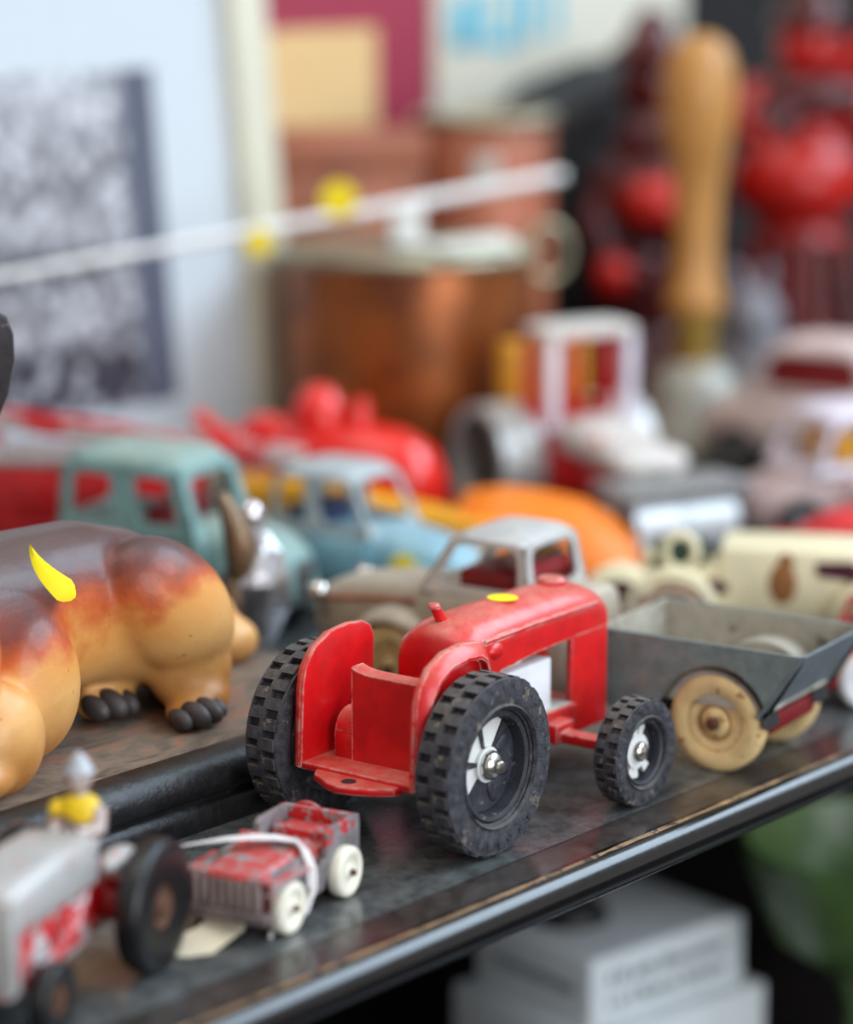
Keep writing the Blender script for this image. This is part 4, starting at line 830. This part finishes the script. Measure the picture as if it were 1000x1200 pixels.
# framed group photograph
def photoc(N, L, vec):
    def noise(sc, d=3):
        n = N.new('ShaderNodeTexNoise'); n.inputs['Scale'].default_value = sc; n.inputs['Detail'].default_value = d; L.new(vec, n.inputs['Vector']); return n.outputs['Fac']
    v = N.new('ShaderNodeTexVoronoi'); v.inputs['Scale'].default_value = 1.15; L.new(vec, v.inputs['Vector'])
    sp = N.new('ShaderNodeSeparateXYZ'); L.new(vec, sp.inputs[0])
    r = N.new('ShaderNodeValToRGB'); L.new(v.outputs['Distance'], r.inputs[0]); e = r.color_ramp.elements
    e[0].position = .2; e[0].color = (.85, .85, .9, 1); e[1].position = .55; e[1].color = (.03, .03, .05, 1)
    zz = N.new('ShaderNodeValToRGB'); mr = N.new('ShaderNodeMapRange'); mr.inputs['From Min'].default_value = 4.2; mr.inputs['From Max'].default_value = 18.8; L.new(sp.outputs['Z'], mr.inputs['Value']); L.new(mr.outputs[0], zz.inputs[0])
    f = zz.color_ramp.elements; f[0].position = 0; f[0].color = (.05, .05, .07, 1); f[1].position = 1; f[1].color = (.56, .58, .62, 1)
    for p, c in ((.17, .06), (.22, .34), (.36, .36), (.43, .07), (.47, .16), (.52, .44), (.7, .30), (.82, .46), (.9, .62)):
        k = f.new(p); k.color = (c, c, c * 1.06, 1)
    m = N.new('ShaderNodeMix'); m.data_type = 'RGBA'; L.new(noise(.3), m.inputs['Factor']); L.new(r.outputs[0], m.inputs[6]); L.new(zz.outputs[0], m.inputs[7])
    gt = N.new('ShaderNodeMath'); gt.operation = 'GREATER_THAN'; gt.inputs[1].default_value = 22.4; L.new(sp.outputs['X'], gt.inputs[0])
    m2 = N.new('ShaderNodeMix'); m2.data_type = 'RGBA'; L.new(gt.outputs[0], m2.inputs['Factor']); L.new(m.outputs[2], m2.inputs[6]); m2.inputs[7].default_value = (.10, .11, .15, 1)
    return m2.outputs[2]
PHOTO = ramp_mat('black_and_white_group_photograph', photoc, .3)
PF = thing('framed_photograph', 'large cream framed black and white group photograph with wide white mat', 'picture', shelf_pt(18.4, 44.3), RZ_E)
PF.rotation_euler = (math.radians(-5.5), 0, RZ_E)
FRM = mat('cream_frame', (204, 199, 178), .45, vary=.06)
FW_, FH_ = 31.4, 26.5
part('frame_bar', FRM, PF, lambda bm: box(bm, FW_ - 2.4, FW_, -.7, .9, 0, FH_, .2)); part('frame_bar', FRM, PF, lambda bm: box(bm, 0, 2.4, -.7, .9, 0, FH_, .2))
part('frame_bar', FRM, PF, lambda bm: box(bm, 2.4, FW_ - 2.4, -.7, .9, 0, 1.9, .2)); part('frame_bar', FRM, PF, lambda bm: box(bm, 2.4, FW_ - 2.4, -.7, .9, FH_ - 2.2, FH_, .2))
part('mat_board', mat('white_mat_board', (198, 204, 209), .45, vary=.03), PF, lambda bm: box(bm, 2.2, FW_ - 2.2, .0, .5, 1.7, FH_ - 2, 0))
part('photo_print', PHOTO, PF, lambda bm: box(bm, 2.6, 24.4, -.04, .02, 4.2, 18.8))
# posters on the wall
PM = thing('maroon_poster', 'maroon poster board with a tan paper panel on the back wall', 'poster', shelf_pt(55.5, DEPTH - .9), RZ_E)
part('board', mat('maroon_card', (160, 52, 74), .6, vary=.06), PM, lambda bm: box(bm, 0, 13.4, 0, .8, 14.4, 34, .05))
part('tan_panel', mat('tan_paper', (220, 184, 128), .6, vary=.08), PM, lambda bm: box(bm, .4, 8.9, -.1, .05, 13.4, 19.8))
PC = thing('cream_poster', 'cream poster board with bold cyan lettering at the top', 'poster', shelf_pt(69.2, DEPTH - .9), RZ_E)
part('board', mat('cream_card', (216, 210, 192), .6, vary=.05), PC, lambda bm: box(bm, 0, 22.5, 0, .8, 12.0, 34, .05))
CY = mat('cyan_ink', (52, 178, 206), .6, vary=.05)
for (a, b, z0, z1, sl) in ((1.2, 2.0, 18.6, 21.2, 0), (2.4, 3.2, 18.4, 21.4, 0), (1.2, 3.2, 18.5, 19.2, 0), (3.8, 4.5, 18.6, 21.6, .1), (4.5, 6.6, 18.4, 19.1, 0), (5.9, 6.7, 18.5, 21.8, .3), (7.4, 8.2, 18.8, 21.9, .2), (9.6, 10.4, 18.9, 22.0, .1)):
    part('letter_stroke', CY, PC, lambda bm: prism(bm, [(a, z0), (b, z0), (b + sl, z1), (a + sl, z1)], 'y', -.08, .05))
# hand bell
HB = thing('hand_bell', 'dull grey hand bell with a tall turned pale wood handle', 'bell', (12.9, 130.5, 0))
part('bell', mat('tarnished_grey_metal', (160, 158, 148), .45, .4, vary=.2), HB, lambda bm: lathe(bm, [(3.5, 0), (3.6, .15), (3.3, .8), (2.7, 1.8), (2.3, 3.0), (1.9, 3.8), (1.2, 4.3), (.02, 4.4)], (0, 0, 0), 'z', 40), smooth=60)
part('ferrule', mat('yellow_brass', (200, 166, 84), .3, .7), HB, lambda bm: lathe(bm, [(1.05, 4.3), (1.05, 5.9), (1.15, 6.1), (1.15, 6.6), (.02, 6.6)], (0, 0, 0), 'z', 28), smooth=40)
part('handle', mat('varnished_beech', (188, 132, 66), .4, vary=.15, vscale=.3, coat=.15), HB, lambda bm: lathe(bm, [(1.2, 6.6), (1.42, 6.9), (1.42, 7.4), (1.16, 7.9), (1.05, 10), (1.1, 12), (1.36, 14), (1.68, 15.6), (1.8, 17.0), (1.74, 18.1), (1.45, 19.1), (.9, 19.7), (.02, 19.9)], (0, 0, 0), 'z', 36), smooth=80)
# red lacquer figures and a black case
LAC = mat('red_lacquer', (182, 20, 8), .26, vary=.4, vscale=.3)
LACD = mat('dark_red_lacquer', (74, 6, 10), .28, vary=.4, vscale=.3)
F1 = thing('seated_red_figurine', 'dark red glossy seated figurine behind the hand bell', 'figurine', (11.4, 142.5, 0), 0)
def f1(bm):
    ell(bm, (0, 0, 2.4), (3.6, 2.6, 2.6)); ell(bm, (-.4, -.3, 6.5), (2.6, 2.2, 3.4)); ell(bm, (.2, -1.4, 10.8), (2.5, 2.0, 2.2)); ell(bm, (.8, -.3, 13.6), (2.6, 1.9, 2.2)); ell(bm, (.2, 0, 17.0), (1.8, 1.7, 2.0))
    tube(bm, [(-1.8, -.6, 12.8), (-2.9, -1.6, 9.8), (-1.6, -2.6, 7.4), (.2, -2.8, 7.2)], [1.0, .9, .8, .7], 12); tube(bm, [(2.4, -.6, 12.8), (3.2, -1.6, 9.8), (1.9, -2.6, 7.6)], [1.0, .9, .7], 12)
    ell(bm, (-2.0, -1.8, 2.2), (2.2, 1.8, 1.7)); ell(bm, (2.0, -1.8, 2.2), (2.2, 1.8, 1.7)); ell(bm, (.2, -1.7, 17.0), (.3, .4, .35))
part('body', LACD, F1, f1, remesh=.25, smit=4)
part('chest_plate', LAC, F1, lambda bm: (ell(bm, (.3, -2.2, 11.0), (2.0, 1.4, 1.5)), ell(bm, (-1.8, -2.9, 7.4), (1.0, .8, 1.0))), smooth=80)
part('hat', LACD, F1, lambda bm: lathe(bm, [(2.2, 18.2), (2.3, 18.5), (1.4, 19.2), (.9, 20.4), (.02, 20.9)], (.2, 0, 0), 'z', 24), smooth=60)
F2_ = thing('standing_red_figurine', 'bright red lacquer figurine with round belly and flaring robe', 'figurine', (20.0, 146, 0), 0)
def f2(bm):
    lathe(bm, [(4.6, 0), (4.6, .5), (3.9, 3), (3.1, 6.5), (2.6, 9)], (0, 0, 0), 'z', 32)
    ell(bm, (-.4, -.8, 11.8), (3.6, 3.0, 2.7)); ell(bm, (.3, 0, 15.2), (2.9, 2.2, 2.4)); ell(bm, (.2, 0, 18.6), (1.8, 1.8, 2.0)); ell(bm, (.2, -1.8, 18.5), (.35, .4, .4))
    tube(bm, [(2.6, 0, 16.2), (4.4, -.6, 13.4), (4.6, -1.4, 10.2), (5.0, -2.2, 6.4), (5.2, -2.6, 3)], [1.2, 1.1, 1.1, 1.2, 1.3], 12); tube(bm, [(-2.2, 0, 16.4), (-3.6, -1.4, 15), (-2.2, -2.8, 13.8)], [1.2, 1.0, .8], 12)
    tube(bm, [(2.0, -1.0, 17), (3.6, -1.8, 19.5), (4.0, -1.6, 22)], [.9, .8, .7], 12)
part('body', LAC, F2_, f2, remesh=.28, smit=4)
part('robe_fold', LACD, F2_, lambda bm: [tube(bm, [(-1.8 + .9 * k, -2.6, 8.6), (-2.4 + 1.2 * k, -3.4, 5), (-2.8 + 1.4 * k, -4.3, 1)], [.35, .5, .6], 8) for k in range(5)], smooth=80)
part('shoulder_cape', LACD, F2_, lambda bm: (ell(bm, (.3, -.3, 16.0), (3.1, 2.4, 1.7)), ell(bm, (-1.8, -1.9, 14.8), (1.6, 1.2, 1.2))), smooth=80)
part('cap', LACD, F2_, lambda bm: lathe(bm, [(2.0, 19.6), (2.1, 20), (1.5, 21), (.6, 21.8), (.02, 22)], (.2, 0, 0), 'z', 24), smooth=60)
BC = thing('black_camera_case', 'bulky black leather case with sloping lid by the back wall', 'case', (7.4, 147.5, 0), .5)
BLK = mat('black_leather', (20, 20, 22), .5, vary=.3, bump=.3)
part('case_body', BLK, BC, lambda bm: box(bm, -4.2, 4.6, -2.2, 2.2, 0, 13.8, .5, 3)); part('case_lid', mat('grey_black_leather', (44, 44, 45), .6, vary=.2), BC, lambda bm: prism(bm, [(-4.6, 13.6), (-4.6, 14.4), (-1.0, 15.8), (2.0, 17.8), (4.4, 18.0), (5.0, 17.0), (5.0, 13.6)], 'y', -2.4, 2.4, .4, 3)); part('strap', BLK, BC, lambda bm: tube(bm, [(-4.8, -.4, 13), (-5.6, -.8, 14.5), (-3.4, -1.2, 16.4), (.4, -1, 17.6)], .35, 8))
GS = thing('grey_stone_rabbit', 'lumpy grey stone animal ornament between the bell and the red figurine', 'ornament', (16.6, 137, 0), 0)
GST = mat('grey_stone', (128, 126, 132), .75, vary=.2, bump=.5, bscale=3)
part('body', GST, GS, lambda bm: (ell(bm, (0, 0, 2.6), (2.3, 2.0, 2.7)), ell(bm, (-.2, -.5, 5.6), (1.5, 1.4, 1.5)), ell(bm, (.7, -1.6, 1.0), (.8, 1.2, .9)), ell(bm, (-.9, -1.6, 1.0), (.8, 1.2, .9)), ell(bm, (-.2, -1.8, 5.3), (.6, .5, .5))), remesh=.2, smit=3)
for s in (1, -1): part('ear', GST, GS, lambda bm: ell(bm, (-.2 + .6 * s, 0, 7.2), (.4, .3, 1.1), (0, .25 * s, 0)), smooth=80)

# ================================================================== shelf below
PD = thing('white_plinth', 'white stepped plinth with two lines of small grey lettering below the shelf', 'plinth', (6.1, 95, -20), math.radians(40))
WPL = mat('white_plinth_paint', (222, 228, 232), .5, vary=.05)
part('lower_step', WPL, PD, lambda bm: box(bm, -.6, 8.8, -.6, 7.2, 0, 4.6, .15)); part('upper_block', WPL, PD, lambda bm: box(bm, 0, 8.2, 0, 6.6, 4.6, 7.4, .25, 3))
INK = mat('grey_lettering_ink', (96, 104, 108), .6)
rl = random.Random(11)
for row, zz in enumerate((6.25, 5.3)):
    xs = .9
    while xs < 7.2:
        wd = rl.uniform(.12, .3)
        part('letter_mark', INK, PD, lambda bm: box(bm, xs, xs + wd, -.015, .02, zz, zz + rl.choice((.36, .36, .5)), 0)); xs += wd + rl.choice((.1, .1, .12, .3))
ys = 1.0
while ys < 5.4:
    wd = rl.uniform(.15, .3); part('letter_mark', INK, PD, lambda bm: box(bm, -.015, .02, ys, ys + wd, 5.8, 6.2, 0)); ys += wd + .12
ST = thing('black_bust', 'small dark bust standing on the white plinth', 'bust', PD.location / S + Matrix.Rotation(math.radians(40), 3, 'Z') @ Vector((2.6, 4.0, 7.4)), .5)
part('shoulders', BLK, ST, lambda bm: (lathe(bm, [(1.5, 0), (1.5, .4), (.9, .8), (1.6, 2.0), (1.2, 3.0), (.6, 3.4), (.5, 4)], (0, 0, 0), 'z', 20)), smooth=60)
part('head', BLK, ST, lambda bm: (ell(bm, (0, 0, 4.9), (.9, .95, 1.15)), ell(bm, (0, -.95, 4.8), (.18, .25, .25))), smooth=80)
GB = thing('green_bowl', 'olive green glazed footed bowl on the lower shelf', 'bowl', (17.3, 100, -20), 0)
GRG = mat('olive_green_glaze', (84, 112, 62), .35, vary=.3, vscale=.5, chip=(140, 140, 60), chip_at=.62, chip_scale=.4)
part('bowl', GRG, GB, lambda bm: lathe(bm, [(.02, 5.4), (2.0, 5.4), (3.8, 6.6), (4.9, 9.2), (5.2, 10.4), (5.0, 10.5), (4.5, 9.2), (3.4, 7.0), (.02, 6.2)], (0, 0, 0), 'z', 40, False), smooth=60)
part('foot', GRG, GB, lambda bm: lathe(bm, [(2.6, 0), (2.6, .5), (1.2, 1.6), (.9, 3.6), (1.6, 5.5), (.02, 5.5)], (0, 0, 0), 'z', 32), smooth=60)
